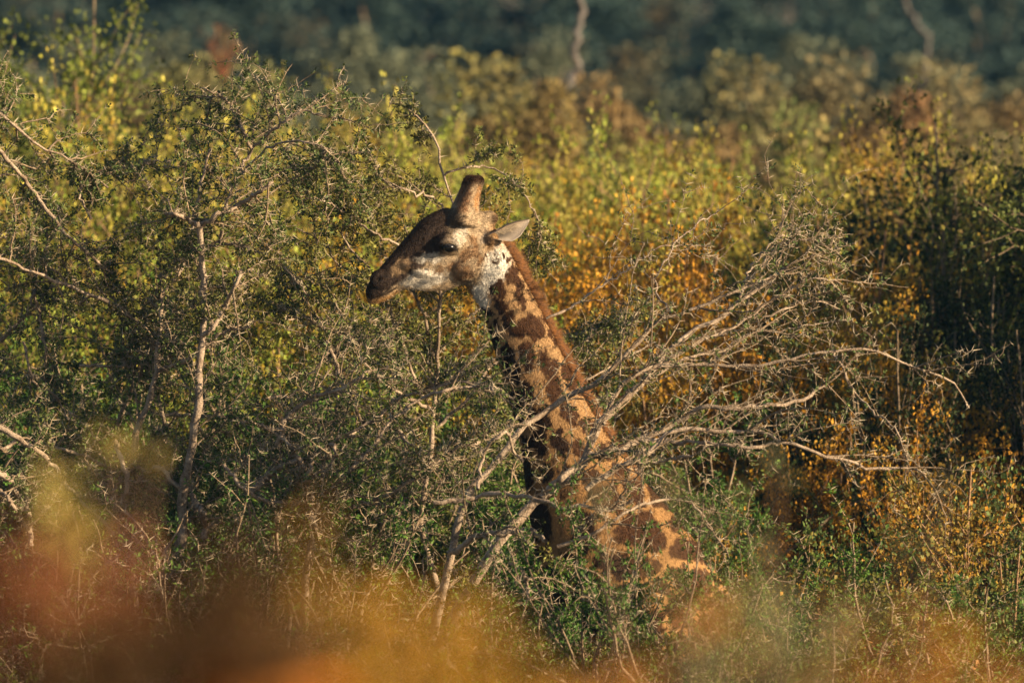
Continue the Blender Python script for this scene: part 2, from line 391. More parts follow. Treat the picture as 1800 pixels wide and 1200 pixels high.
co += no * disp[:, None]
body.vertices.foreach_set('co', co.astype(np.float32).ravel())

# colour of the coat, with some light and shade of the face painted in
wx = px + 9 * (vnoise(px, py, lat * 384, .11, 1) - .5) + 6 * (vnoise(px, py * .5, lat * 384, .45, 2) - .5)
wy = py + 9 * (vnoise(px, py, lat * 384, .11, 3) - .5) + 12 * (vnoise(px, py * .3, lat * 384, .5, 5) - .5)
C = lambda *c: np.array(c, float)
tan, white, dark, brown = C(.33, .18, .070), C(.74, .68, .59), C(.030, .019, .014), C(.105, .045, .02)
col = np.tile(tan, (nv, 1))
def lay(c, f):
    global col
    col = col * (1 - f[:, None]) + c * f[:, None]
lay(C(.40, .25, .125), sstep(900, 620, py) * .6)
lay(white, np.clip(blob(868, 470, 34, 62, 28, X=wx, Y=wy, soft=.6) + blob(845, 520, 17, 40, -18, X=wx, Y=wy, soft=.6), 0, 1))
hd = px - 0.45 * (py - 500)               # head region ahead of the throat
inhead = (sstep(862, 846, px + .2 * (py - 440))) * sstep(524, 515, py - .0 * px) * (px < 880)
inhead = np.where((py > 500) & (px > 812), 0, inhead)
lay(C(.42, .31, .20), inhead)
lay(white * .95, blob(745, 488, 50, 20, -4, X=wx, Y=wy) * .75 * (px < 800))       # pale jaw
lay(C(.62, .53, .42), blob(808, 412, 14, 24, 15, X=wx, Y=wy) * .9)                # light patch behind the brow
lay(C(.28, .18, .10), blob(824, 350, 13, 50, 18, X=wx, Y=wy) * .5)
front = sstep(-4, 10, (px - 650) * .80 * -1 + (532 - py) * .62 - (px - 650) * .02 + 38 - 0)  # strip along the bridge of the nose
tl = (px - 645) * .735 - (515 - py)       # distance under the line muzzle tip -> forehead
lay(dark * 1.25, sstep(28, 15, tl + 9 * (vnoise(px, py, lat * 384, .12, 8) - .5)) * (py > 340) * sstep(805, 775, px) * inhead)  # dark cap: dark fur with the face's self-shadow painted in
lay(dark * 1.3, blob(748, 405, 44, 38, -30, X=wx, Y=wy) * inhead)
lay(dark * 1.4, blob(795, 385, 30, 26, -20, X=wx, Y=wy, soft=.6) * .85)
lay(C(.44, .29, .16), blob(706, 466, 24, 16, -30, X=wx, Y=wy, soft=.7) * .9)  # sunlit patch on the muzzle side painted into the coat
lay(white * .85, blob(757, 450, 36, 12, -4, X=wx, Y=wy, soft=.6) * .75 * (px < 812))   # pale band below the eye
lay(dark * .8, blob(656, 503, 22, 34, 30, X=wx, Y=wy, soft=.6))                   # muzzle
lay(dark * .7, np.exp(-(seg_dist([(650, 523), (668, 519), (684, 512), (697, 504)], px, py) / 2.0) ** 2))
lay(C(.42, .24, .09), np.exp(-(seg_dist([(662, 528), (682, 520), (698, 511)], px, py) / 3.5) ** 2) * .9)
lay(dark * .5, blob(666, 488, 9, 5, -55))
lay(dark * .5, blob(790, 433, 19, 8, 10))
lay(C(.26, .20, .15), np.exp(-(seg_dist([(779, 421), (788, 417), (800, 421)], px, py) / 2.2) ** 2) * .8)
lay(dark * 2, blob(856, 414, 13, 20, -10, X=wx, Y=wy, soft=.7) * .85)
lay(C(.4, .33, .27), blob(849, 420, 5, 9, 0, X=wx, Y=wy) * .6)
for x, y, rx, ry, a in [(800, 470, 16, 10, 20), (772, 474, 11, 7, 5), (818, 448, 9, 15, 30), (822, 475, 9, 14, -10), (835, 440, 7, 16, -15), (806, 488, 12, 7, 20),
                        (832, 420, 6, 11, 0), (842, 458, 5, 12, 20)]:
    lay(C(.25, .125, .05), blob(x, y, rx * 1.15, ry * 1.15, a, X=wx, Y=wy) * .7)
oss = (py < 372) * (px > 790) * (px < 856)
lay(C(.20, .095, .045), blob(816, 340, 13, 40, 14, X=wx, Y=wy) * .8 * oss)
lay(C(.36, .20, .09), blob(838, 345, 6, 26, 6, X=wx, Y=wy) * oss)
lay(C(.07, .035, .02), sstep(328, 316, py + 5 * (vnoise(px, py, lat * 384, .2, 8) - .5)) * (px > 790) * (px < 870))
lay(dark * 1.6, blob(868, 384, 11, 11, 0, X=wx, Y=wy, soft=.6) * .8)
# blotches of the neck, traced; mirrored on the far side with a shift
spots = [(881, 447, 3.5, 9, -5), (871, 455, 3.5, 8, 8), (893, 451, 4.5, 6, -40), (849, 447, 2.5, 5, 10), (903, 484, 13, 20, -22), (876, 507, 11, 16, -10), (917, 521, 10, 20, -15),
         (877, 540, 10, 13, 0), (857, 553, 6, 13, -15), (875, 568, 5, 9, 0), (896, 568, 9, 22, -12), (939, 574, 17, 25, -25), (914, 576, 13, 17, 10), (867, 592, 7, 20, -12),
         (892, 628, 13, 22, -5), (928, 624, 15, 25, -12), (966, 643, 13, 32, -22), (977, 590, 7, 30, -26), (1004, 663, 10, 28, -26), (905, 657, 13, 15, 0), (928, 686, 9, 20, -10),
         (908, 697, 12, 15, 0), (970, 682, 11, 28, -12), (922, 727, 20, 18, -10), (1000, 724, 12, 27, -24), (1037, 748, 12, 20, -35), (955, 735, 12, 22, -8), (948, 775, 14, 24, 0),
         (926, 790, 10, 26, 0), (985, 775, 12, 22, -20), (1018, 790, 14, 20, -30), (928, 840, 10, 30, 0), (1062, 790, 13, 18, -40), (960, 825, 14, 18, 0), (1000, 835, 16, 20, -20),
         (1045, 840, 17, 20, -30), (1092, 830, 14, 20, -45), (945, 525, 4, 30, -28), (958, 560, 4, 14, -28), (1080, 765, 6, 26, -30)]
f = np.zeros(nv)
sh = np.where(lat > 0, 9.0, 0.0)
wx2 = wx + 13 * (vnoise(px, py, lat * 384, .085, 21) - .5); wy2 = wy + 13 * (vnoise(px, py, lat * 384, .085, 22) - .5)
for x, y, rx, ry, a in spots:
    f = np.maximum(f, sstep(0, .15, ell(x, y, rx * 1.14, ry * 1.16, a, X=wx2 + sh, Y=wy2 - sh)))
f *= (py > 442) * (px > 846)
# polygon blotches on the body
reg = sstep(850, 875, py + .15 * (px - 950))
sel = np.where(reg > 0)[0]
seeds = np.random.default_rng(3).uniform((900, 850, -.5), (1800, 1700, .8), (900, 3)); seeds[:, 2] *= 384
q = np.stack([wx2[sel], wy2[sel], lat[sel] * 384], 1); fb = np.zeros(len(sel))
for s0 in range(0, len(sel), 20000):
    d = np.sqrt(((q[s0:s0 + 20000, None] - seeds[None]) ** 2).sum(-1)); d.partition(1, axis=1); fb[s0:s0 + 20000] = d[:, 1] - d[:, 0]
body_f = np.zeros(nv); body_f[sel] = sstep(5, 12, fb) * sstep(1650, 1450, py[sel])
f = np.maximum(f * (1 - reg), body_f * reg)
edge = vnoise(px, py, lat * 384, .25, 31)
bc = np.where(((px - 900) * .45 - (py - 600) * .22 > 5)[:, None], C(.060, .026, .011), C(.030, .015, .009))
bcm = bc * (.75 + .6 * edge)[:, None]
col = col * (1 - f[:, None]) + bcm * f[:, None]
lay(C(.50, .33, .19), sstep(1500, 1750, py) * .8)
lay(dark, sstep(1915, 1925, py))
mott = vnoise(px * .6 + py * .5, py * .6 - px * .5, lat * 384, .16, 41) * .6 + vnoise(px, py, lat * 384, .42, 42) * .4
col *= (1 + (mott - .5)[:, None] * 1.0 * (inhead * .8 + .3)[:, None])
col *= (.82 + .36 * vnoise(px, py, lat * 384, .5, 12) * .6 + .14 * vnoise(px * .35, py * 1.0, lat * 384, .9, 13))[:, None]
attr = body.color_attributes.new('coat', 'FLOAT_COLOR', 'POINT')
attr.data.foreach_set('color', np.concatenate([col, np.ones((nv, 1))], 1).astype(np.float32).ravel())

M_coat, n = nodes('giraffe_coat')
at = N(n, 'ShaderNodeAttribute', attribute_name='coat'); tc = N(n, 'ShaderNodeTexCoord')
mp = N(n, 'ShaderNodeMapping'); mp.inputs['Scale'].default_value = (1, 1, .38); mp.inputs['Rotation'].default_value = (0, R(28), 0)
n.links.new(tc.outputs['Object'], mp.inputs[0])
h = noise(n, 260, 3, mp.outputs[0]); h2 = noise(n, 60, 3, mp.outputs[0])
c = mixc(n, math_(n, 'MULTIPLY', h, .55), at.outputs['Color'], (.02, .012, .008), 'MULTIPLY')
p = N(n, 'ShaderNodeBsdfPrincipled'); n.links.new(at.outputs['Color'], p.inputs['Base Color'])
hv = math_(n, 'ADD', math_(n, 'MULTIPLY', h, .9), math_(n, 'MULTIPLY', h2, .8))
sc_ = N(n, 'ShaderNodeVectorMath', operation='SCALE'); n.links.new(at.outputs['Color'], sc_.inputs[0]); n.links.new(math_(n, 'ADD', math_(n, 'MULTIPLY', h, .7), .65), sc_.inputs[3])
n.links.new(sc_.outputs[0], p.inputs['Base Color'])
p.inputs['Roughness'].default_value = .7; p.inputs['Specular IOR Level'].default_value = .12
p.inputs['Sheen Weight'].default_value = .03; p.inputs['Sheen Roughness'].default_value = .4; p.inputs['Sheen Tint'].default_value = (1, .75, .5, 1)
bp = N(n, 'ShaderNodeBump'); bp.inputs['Distance'].default_value = .006; bp.inputs['Strength'].default_value = .8
n.links.new(hv, bp.inputs['Height']); n.links.new(bp.outputs[0], p.inputs['Normal'])
o = N(n, 'ShaderNodeOutputMaterial'); n.links.new(p.outputs[0], o.inputs[0])

def yaw(v):
    """head turned a little towards the camera"""
    x = 900 + v[:, 0] * SPX; y = 600 - (v[:, 2] - O[2]) * SPX; v = v.copy()
    v[:, 1] -= np.maximum(0, 862 - x) / SPX * .27 * sstep(620, 540, y); return v
groot = G(1300, 600, .1); groot[2] = ground_z(groot[0], groot[1])
gi = thing('giraffe', 'tall brown-blotched giraffe standing in the thicket facing left', 'giraffe', tuple(groot))
body.name = 'body'
body.materials.clear(); body.materials.append(M_coat)
co = yaw(co); co -= groot; body.vertices.foreach_set('co', co.astype(np.float32).ravel()); body.update()
add_obj('body', body, None, gi, True)
def fur(name, sel, cnt, lo, hi, lean, cmul=1.0, wd=.0007):
    """short hair: one thin blade each, taking the coat's own colour at its root"""
    idx = rng.choice(np.where(sel)[0], cnt); nn = no[idx]; p0 = co[idx] + rng.normal(size=(cnt, 3)) * .003
    p0 -= nn * (np.sum((p0 - co[idx]) * nn, 1) + .001)[:, None]
    d_ = norm(nn * .55 + lean + rng.normal(size=(cnt, 3)) * .22); l_ = rng.uniform(lo, hi, cnt)[:, None]; s_ = norm(np.cross(d_, rng.normal(size=(cnt, 3)))) * wd
    Vv = np.stack([p0 - s_, p0 + s_, p0 + d_ * l_], 1).reshape(-1, 3); m_ = new_mesh(name, Vv, np.arange(cnt * 3).reshape(-1, 3))
    a_ = m_.color_attributes.new('coat', 'FLOAT_COLOR', 'POINT'); cc_ = np.repeat(np.clip(col[idx] * cmul * rng.uniform(.7, 1.35, (cnt, 1)), 0, 1), 3, 0)
    a_.data.foreach_set('color', np.concatenate([cc_, np.ones((len(cc_), 1))], 1).astype(np.float32).ravel())
    o_ = add_obj(name, m_, M_coat, gi); o_['kind'] = 'stuff'; return o_
near_side = (no[:, 1] < .35)
fur('neck_fur', near_side & (py > 430) & (py < 980) & (px > 812) & (px < 1260), 80000, .006, .012, np.array((.35, 0, -.75)))
fur('head_fur', near_side & (py < 530) & (px < 880), 80000, .003, .009, np.array((.75, 0, .15)))
fur('horn_hair', (py < 326) & (px > 795) & (px < 860), 3000, .004, .010, np.array((0, 0, .3)), .8)

M_mane = bark_material('mane_hair', (.018, .008, .003), (.22, .08, .012), 60, .6, .001)
M_eye = plain('eye_dark', (.008, .006, .005), .08, .6)
M_lash = plain('lash_black', (.012, .009, .008), .5)
mane_px = np.array([(872, 398), (890, 424), (904, 445), (917, 470), (936, 505), (957, 545), (977, 585), (996, 625), (1016, 665), (1039, 708), (1065, 750), (1093, 793), (1128, 832)], float)
def on_line(line, t):
    f = t * (len(line) - 1) * .9999; i = f.astype(int); q = (f - i)[:, None]
    return line[i] * (1 - q) + line[i + 1] * q, norm(line[i + 1] - line[i])
k = 9000; t = rng.uniform(.03, 1, k); pl, tg = on_line(mane_px, t)
base = np.array([G(a, b) for a, b in pl - np.stack([-tg[:, 1], tg[:, 0]], 1) * -6 * 1.0])
nrm = np.stack([tg[:, 1], np.zeros(k), tg[:, 0]], 1); tn = np.stack([tg[:, 0], np.zeros(k), -tg[:, 1]], 1)
base[:, 1] += rng.normal(size=k) * .011
base -= nrm * 0
d = norm(nrm + tn * rng.uniform(-.1, .8, (k, 1)) + rng.normal(size=(k, 3)) * .16)
ln = rng.uniform(.022, .062, k) * np.interp(t, [0, .1, .85, 1], [.5, 1, 1, .4]) * (.8 + .4 * vnoise(t * 300, t * 0, t * 0, .2, 3))
part('mane', spikes(base, d, ln, np.full(k, .0011)), M_mane, gi)
# eyes
for s in (-1, 1):
    bv, bf = ball(790, 432, s * .108, 9.5, 12, 9)
    bv = yaw(bv); e = part('eye', (bv, bf), M_eye, gi, True)
    m = 60; a = rng.uniform(0, 1, m); bp_ = np.array([G(775 + 30 * q, 427 + 7 * q ** 1.5 * 1.3 - 5 * math.sin(3.14 * q), s * (.132 + .012 * math.sin(3.14 * q))) for q in a])
    dd = norm(np.stack([-.5 + a * .9, np.full(m, s * .7), np.full(m, -.75)], 1) + rng.normal(size=(m, 3)) * .12)
    bp_ = yaw(bp_); v, f_ = spikes(bp_, dd, rng.uniform(.018, .032, m), np.full(m, .0011))
    l = add_obj('eyelash', new_mesh('eyelash', v - groot, f_), M_lash, e)
# ears: cupped leaf shells with thickness
M_ear, n = nodes('ear_skin')
geo = N(n, 'ShaderNodeNewGeometry'); tc = N(n, 'ShaderNodeTexCoord'); at = N(n, 'ShaderNodeAttribute', attribute_name='coat')
h = noise(n, 220, 3, tc.outputs['Object'])
p = N(n, 'ShaderNodeBsdfPrincipled')
sc_ = N(n, 'ShaderNodeVectorMath', operation='SCALE'); n.links.new(at.outputs['Color'], sc_.inputs[0]); n.links.new(math_(n, 'ADD', math_(n, 'MULTIPLY', h, .7), .65), sc_.inputs[3])
n.links.new(sc_.outputs[0], p.inputs['Base Color']); p.inputs['Roughness'].default_value = .75
tl_ = N(n, 'ShaderNodeBsdfTranslucent'); n.links.new(sc_.outputs[0], tl_.inputs[0]); mx = N(n, 'ShaderNodeMixShader'); mx.inputs[0].default_value = .15
n.links.new(p.outputs[0], mx.inputs[1]); n.links.new(tl_.outputs[0], mx.inputs[2])
bp = N(n, 'ShaderNodeBump'); bp.inputs['Distance'].default_value = .003; n.links.new(h, bp.inputs['Height']); n.links.new(bp.outputs[0], p.inputs['Normal'])
o = N(n, 'ShaderNodeOutputMaterial'); n.links.new(mx.outputs[0], o.inputs[0])
for s in (-1, 1):
    A = G(852, 415, s * .075); B = G(932, 387, s * .04); ax = norm(B - A); Ln = np.linalg.norm(B - A)
    face = norm(np.array((.8, s * 1.0, .15)) - ax * np.dot((.8, s * 1.0, .15), ax)); up = np.cross(ax, face) * -s
    if up[2] < 0: up = -up
    nu, nv_ = 26, 17; u = np.linspace(0, 1, nu); v = np.linspace(-1, 1, nv_); U, W = np.meshgrid(u, v, indexing='ij')
    wid = np.interp(U, [0, .12, .3, .5, .7, .88, .97, 1], [.026, .036, .050, .055, .044, .021, .008, .001])
    cup = np.interp(U, [0, .25, .5, 1], [2.6, 2.0, 1.25, .6])       # how far the edges curl round
    ang = W * cup
    asym = np.where(W > 0, .62, 1.25)
    sx = np.sin(ang) / np.maximum(cup, .3) * 1.0 * wid * asym; dz = (1 - np.cos(ang)) / np.maximum(cup, .3) * wid * 1.25
    droop = -.010 * np.sin(U * 3.14)
    V0 = A + ax * (U * Ln)[..., None] + up * (sx + .004)[..., None] + face * (dz - .012)[..., None] + np.array((0, 0, 1)) * droop[..., None]
    V1 = V0 - face * .0035 - up * (np.sign(W) * .0008)[..., None]
    VV = np.concatenate([V0.reshape(-1, 3), V1.reshape(-1, 3)]); K = nu * nv_; FF = []
    for a in range(nu - 1):
        for b in range(nv_ - 1):
            q0 = a * nv_ + b; FF += [(q0, q0 + 1, q0 + nv_ + 1, q0 + nv_), (K + q0, K + q0 + nv_, K + q0 + nv_ + 1, K + q0 + 1)]
        for b in (0, nv_ - 1): FF.append((a * nv_ + b, a * nv_ + nv_ + b, K + a * nv_ + nv_ + b, K + a * nv_ + b))
    for b in range(nv_ - 1): FF.append(((nu - 1) * nv_ + b, (nu - 1) * nv_ + b + 1, K + (nu - 1) * nv_ + b + 1, K + (nu - 1) * nv_ + b))
    ear = part('ear', (VV, np.array(FF)), M_ear, gi, True)
    inner = np.clip(1 - np.abs(W) ** 3, 0, 1); dk = np.clip(np.exp(-((W + .25) / .26) ** 2) * sstep(.9, .35, U) + sstep(.55, 1, W) * .0, 0, 1)  # dk: dark stripe painting the shadow inside the ear
    ci = np.array((.42, .34, .27))[None, None] * (1 - .8 * dk[..., None]) * (1 - .75 * sstep(.3, .0, U))[..., None]
    cb = np.ones_like(ci) * (.40, .27, .16)
    cc = np.concatenate([ci.reshape(-1, 3), cb.reshape(-1, 3)])
    a_ = ear.data.color_attributes.new('coat', 'FLOAT_COLOR', 'POINT'); a_.data.foreach_set('color', np.concatenate([cc, np.ones((len(cc), 1))], 1).astype(np.float32).ravel())
    # pale fringe hairs inside the ear
    m = 260; uu = rng.uniform(.0, .75, m); st_ = A + ax * (uu * Ln)[:, None] + up * (rng.uniform(-.5, .3, m) * .03)[:, None] - face * .008
    v, f_ = spikes(st_, norm(ax * .5 + face * .8 + rng.normal(size=(m, 3)) * .3), rng.uniform(.012, .026, m), np.full(m, .0007))
    add_obj('ear_hair', new_mesh('ear_hair', v - groot, f_), M_thorn, ear)
# tail tuft
k = 500; st_ = np.array([G(1765, 1395, .31)] * k) + rng.normal(size=(k, 3)) * .01
part('tail_tuft', spikes(st_, norm(rng.normal(size=(k, 3)) * .18 + np.array((0, 0, -1))), rng.uniform(.25, .5, k), np.full(k, .002)), M_lash, gi)

# ------------------------------------------------------------------ plant generators
def pix_path(pts, Y0, Y1, n=30, jit=.0045):
    """traced limb: photo pixels, depth running from Y0 to Y1 along it"""
    q = np.array(pts, float); m = len(q)
    d = np.concatenate([[0], np.cumsum(np.linalg.norm(np.diff(q, axis=0), axis=1))]); d /= d[-1]
    t = np.linspace(0, 1, n); k = np.clip(np.searchsorted(d, t, side='right') - 1, 0, m - 2); f = (t - d[k]) / (d[k + 1] - d[k])
    e = np.concatenate([[2 * q[0] - q[1]], q, [2 * q[-1] - q[-2]]]); p0, p1, p2, p3 = e[k], e[k + 1], e[k + 2], e[k + 3]; f = f[:, None]
    s = .5 * (2 * p1 + (p2 - p0) * f + (2 * p0 - 5 * p1 + 4 * p2 - p3) * f ** 2 + (3 * p1 - p0 - 3 * p2 + p3) * f ** 3)
    yy = Y0 + (Y1 - Y0) * t + .05 * np.sin(t * 9 + rng.uniform(0, 6))
    w_ = np.array([P(a, b, c) for (a, b), c in zip(s, yy)])
    w_[1:-1] += rng.normal(size=(n - 2, 3)) * jit
    return w_
def thorn_tree(name, label, group, base, limbs, spread=(.4, 1.1), twig_len=.38, leafy=1.0, fork=None, twigs=7, thorn_k=16, col=(.055, .085, .022, .35), sub_k=4, back=0.0):
    """base = (x, y) on the ground; limbs = [(pixels, Y0, Y1, r0, r1, rooted)]"""
    bz = ground_z(base[0], base[1]); root = thing(name, label, 'tree' if 'tree' in name else 'bush', (base[0], base[1], bz), group)
    b = np.array((base[0], base[1], bz - .05)); fk = np.array(fork)
    tr = np.linspace(0, 1, 12)[:, None]; mid = b + (fk - b) * tr; mid[1:-1] += rng.normal(size=(10, 3)) * .012
    part('trunk', tubes(mid[None], np.linspace(.055, .034, 12)[None], 8), M_bark, root, True)
    P_, Rr = [], []
    for pts, Y0, Y1, r0, r1, rooted in limbs:
        w_ = pix_path(pts, Y0, Y1)
        if rooted:
            c0, c1 = fk, w_[0]; t = np.linspace(0, 1, 9)[:-1, None]; tan = w_[1] - w_[0]; tan = tan / np.linalg.norm(tan) * np.linalg.norm(c1 - c0) * .5
            up = np.array((0, 0, 1)) * np.linalg.norm(c1 - c0) * .5
            h = (2 * t ** 3 - 3 * t ** 2 + 1) * c0 + (t ** 3 - 2 * t ** 2 + t) * up + (3 * t ** 2 - 2 * t ** 3) * c1 + (t ** 3 - t ** 2) * tan
            full = np.concatenate([h, w_]); rr = np.concatenate([np.linspace(max(r0 * 1.5, .022), r0, 8), np.linspace(r0, r1, len(w_))])
        else:
            full = w_; rr = np.linspace(r0, r1, len(w_))
        rr = rr * 1.1 * (1 + .10 * rng.normal(size=len(rr)))
        part('branch', tubes(full[None], rr[None], 7), M_bark, root, True)
        P_.append(w_); Rr.append(np.linspace(r0, r1, len(w_)))
    P_ = np.array(P_); Rr = np.array(Rr)
    Ln = np.linalg.norm(np.diff(P_, axis=1), axis=2).sum(1)
    # side twigs: density by length
    big = np.repeat(np.arange(len(P_)), np.maximum(1, np.round(Ln * twigs / 1.0)).astype(int))
    p, T, t, _ = on_paths(P_[big], 1, .08, 1); d = off_dir(T, *spread)
    d[:, 2] += .10; d[:, 1] = d[:, 1] * .8 + back; tw = grow(p, d, rng.uniform(.45, 1.25, len(p)) * twig_len * (1.2 - .5 * t), 9, .16, (0, 0, -.01))
    r0 = np.minimum(.0052, Rr[big, 0] * .5)[:, None] * np.linspace(1, .35, 9)[None]
    p2, T2, t2, _ = on_paths(tw, sub_k, .12, 1); tw2 = grow(p2, off_dir(T2, .5, 1.2) + (0, back * .6, 0), rng.uniform(.08, .24, len(p2)), 7, .2, (0, 0, 0))
    r2 = np.broadcast_to(np.linspace(.0026, .0012, 7), (len(tw2), 7))
    tv = joined([tubes(tw, r0, 4), tubes(tw2, r2, 3)])
    part('twigs', tv, M_twig, root, True)
    part('thorns', joined([thorn_pairs(tw, thorn_k, .02, .055), thorn_pairs(tw2, max(3, thorn_k // 3), .015, .045), thorn_pairs(P_, 26, .02, .05, .35)]), M_thorn, root)
    if leafy > 0:
        a = acacia_leaves(tw, int(22 * leafy), size=.020); b2 = acacia_leaves(tw2, int(10 * leafy), size=.020)
        o = part('foliage', joined([a, b2]), M_acacia, root); o.color = col
    return root

def scrub_meshes(kind, seed, r=1.2, h=2.6):
    """generic acacia scrub: low forking stems, dense thorny crown"""
    st = np.zeros((10, 3)); st[:, 0] = rng.normal(size=10) * .1; st[:, 1] = rng.normal(size=10) * .1
    a = np.arange(10) / 10 * 6.28 + rng.uniform(0, 1); d = np.stack([np.cos(a) * .35, np.sin(a) * .35, np.ones(10)], 1)
    l0 = grow(st, d, np.full(10, h * .95), 16, .07, (0, 0, 0)); l0[:, :, :2] *= 1 + .25 * np.linspace(0, 1, 16)[None, :, None]
    p, T, t, _ = on_paths(l0, 11, .25, 1); l1 = grow(p, off_dir(T, .5, 1.2), rng.uniform(.5, 1.1, len(p)) * r * .9, 12, .14, (0, 0, .02))
    p, T, t, _ = on_paths(l1, 8, .15, 1); l2 = grow(p, off_dir(T, .4, 1.2), rng.uniform(.12, .36, len(p)), 8, .18)
    lin = lambda a_, b_, m, n_: np.broadcast_to(np.linspace(a_, b_, n_), (m, n_))
    wood = joined([tubes(l0, lin(.026, .010, 10, 16), 6), tubes(l1, lin(.010, .004, len(l1), 12), 4), tubes(l2, lin(.0040, .0016, len(l2), 8), 3)])
    th = joined([thorn_pairs(l2, 7, .02, .05), thorn_pairs(l1, 14, .02, .055)])
    lf = joined([acacia_leaves(l2, 4 if kind == 'dry' else 14, pin=7, size=.024), acacia_leaves(l1, 5 if kind == 'dry' else 20, t0=.3, pin=7, size=.024)])
    return new_mesh('scrub_wood', *wood), new_mesh('scrub_thorns', *th), new_mesh('scrub_foliage', *lf)
def leafbush_meshes(seed, r=1.0, h=3.6, stems=30, shoots=26, lv=30, lsize=.026):
    """many-stemmed shrub with upright leafy shoots"""
    a = rng.uniform(0, 6.28, stems); q = rng.uniform(0, 1, stems) ** .5
    st = np.stack([np.cos(a) * q * .35, np.sin(a) * q * .35, np.zeros(stems)], 1)
    d = np.stack([np.cos(a) * q * .85 * r, np.sin(a) * q * .85 * r, np.ones(stems)], 1)
    l0 = grow(st, d, h * rng.uniform(.62, .92, stems) * (1 - .12 * q ** 2), 16, .05, (0, 0, .01))
    p, T, t, _ = on_paths(l0, shoots, .30, .93); dd = off_dir(T, .4, 1.2); dd[:, 2] += .12
    l1 = grow(p, dd, rng.uniform(.22, .62, len(p)) * (.6 + .6 * r), 7, .19, (0, 0, .05))
    p, T, t, _ = on_paths(l1, 3, .15, .95); l2 = grow(p, off_dir(T, .4, 1), rng.uniform(.10, .28, len(p)), 4, .16, (0, 0, .08))
    lin = lambda a_, b_, m, n_: np.broadcast_to(np.linspace(a_, b_, n_), (m, n_))
    wood = joined([tubes(l0, lin(.022, .007, stems, 16), 5), tubes(l1, lin(.0065, .003, len(l1), 7), 3), tubes(l2, lin(.0032, .0018, len(l2), 4), 3)])
    LV = []
    for path, k in ((l1, lv), (l2, int(lv * .55)), (l0, lv)):
        p, T, t, _ = on_paths(path, k, .1 if path is not l0 else .5, 1)
        dl = off_dir(T, .35, 1.25); s = rng.uniform(.6, 1.25, len(p)) * lsize
        LV.append(kites(p, dl, s, s * rng.uniform(.30, .46, len(p))))
    tips = np.concatenate([l1[:, -1], l1[:, 4], l2[::2, -1]]); k = 22; c = np.repeat(tips, k, 0)      # rounded leaf tufts round the shoot ends
    u = norm(rng.normal(size=c.shape)); pos = c + u * np.repeat(rng.uniform(.04, .13, len(tips)), k)[:, None] * rng.uniform(.2, 1, (len(c), 1)) ** .5
    s = rng.uniform(.6, 1.25, len(c)) * lsize; LV.append(kites(pos, norm(u + rng.normal(size=u.shape) * .8 + (0, 0, .3)), s, s * rng.uniform(.32, .5, len(c))))
    return new_mesh('bush_wood', *wood), new_mesh('bush_foliage', *joined(LV))
def fartree_meshes(seed, r=2.4, h=7.0, lumps=34, lv=260):
    """far tree: forking trunk and limbs, crown of many uneven leaf clumps"""
    st = np.zeros((9, 3)); a = np.arange(9) / 9 * 6.28 + rng.uniform(0, 1, 9); d = np.stack([np.cos(a) * .42, np.sin(a) * .42, np.ones(9)], 1)
    l0 = grow(st + rng.normal(size=(9, 3)) * .08 * (1, 1, 0), d, rng.uniform(.6, .95, 9) * h, 14, .10, (0, 0, .03))
    p, T, t, _ = on_paths(l0, lumps // 6, .22, 1); l1 = grow(p, off_dir(T, .5, 1.3), rng.uniform(.4, 1.0, len(p)) * r * .55, 8, .15)
    lin = lambda a_, b_, m, n_: np.broadcast_to(np.linspace(a_, b_, n_), (m, n_))
    wood = joined([tubes(l0, lin(.09, .02, 9, 14), 6), tubes(l1, lin(.024, .006, len(l1), 8), 3)])
    tips = np.concatenate([l1[:, -1], l1[:, 4], l0[:, -1]]); rr = rng.uniform(.35, .85, len(tips)) * r / 2.4
    m = lv; c = np.repeat(tips, m, 0); R_ = np.repeat(rr, m)[:, None]; u = norm(rng.normal(size=(len(c), 3))); k = rng.uniform(0, 1, (len(c), 1)) ** .45
    pos = c + u * R_ * k * (1, 1, .75); dl = norm(u + rng.normal(size=u.shape) * .9); s = rng.uniform(.08, .15, len(c))
    return new_mesh('tree_wood', *wood), new_mesh('tree_foliage', *kites(pos, dl, s, s * .35))

_tops = {}
def mesh_top(me):
    if me.name not in _tops:
        z = np.empty(len(me.vertices) * 3, np.float32); me.vertices.foreach_get('co', z); _tops[me.name] = float(np.percentile(z[2::3], 99.992))
    return _tops[me.name]
def put(name, cat, label, group, x, y, meshes, col, rotz=0.0, s=1.0, sz=1.0, parts=(('branches', 0), ('foliage', 1)), mats=None):
    """one plant, its parts sharing mesh data with plants of its kind"""
    root = thing(name, label, cat, (x, y, float(ground_z(x, y)) - .03), group, rotz); root.scale = (s, s, sz / mesh_top(meshes[-1]))
    for nm, k in parts:
        o = bpy.data.objects.new(nm, meshes[k]); COL.objects.link(o); o.parent = root; o.color = col; o['kind'] = 'stuff'
        if not meshes[k].materials: meshes[k].materials.append(mats[k])
    return root
def top_at(px_, py_, Y): 
    """ground position and height of a plant whose top shows at this pixel"""
    p = P(px_, py_, Y); return p[0], p[2] - float(ground_z(p[0], Y))

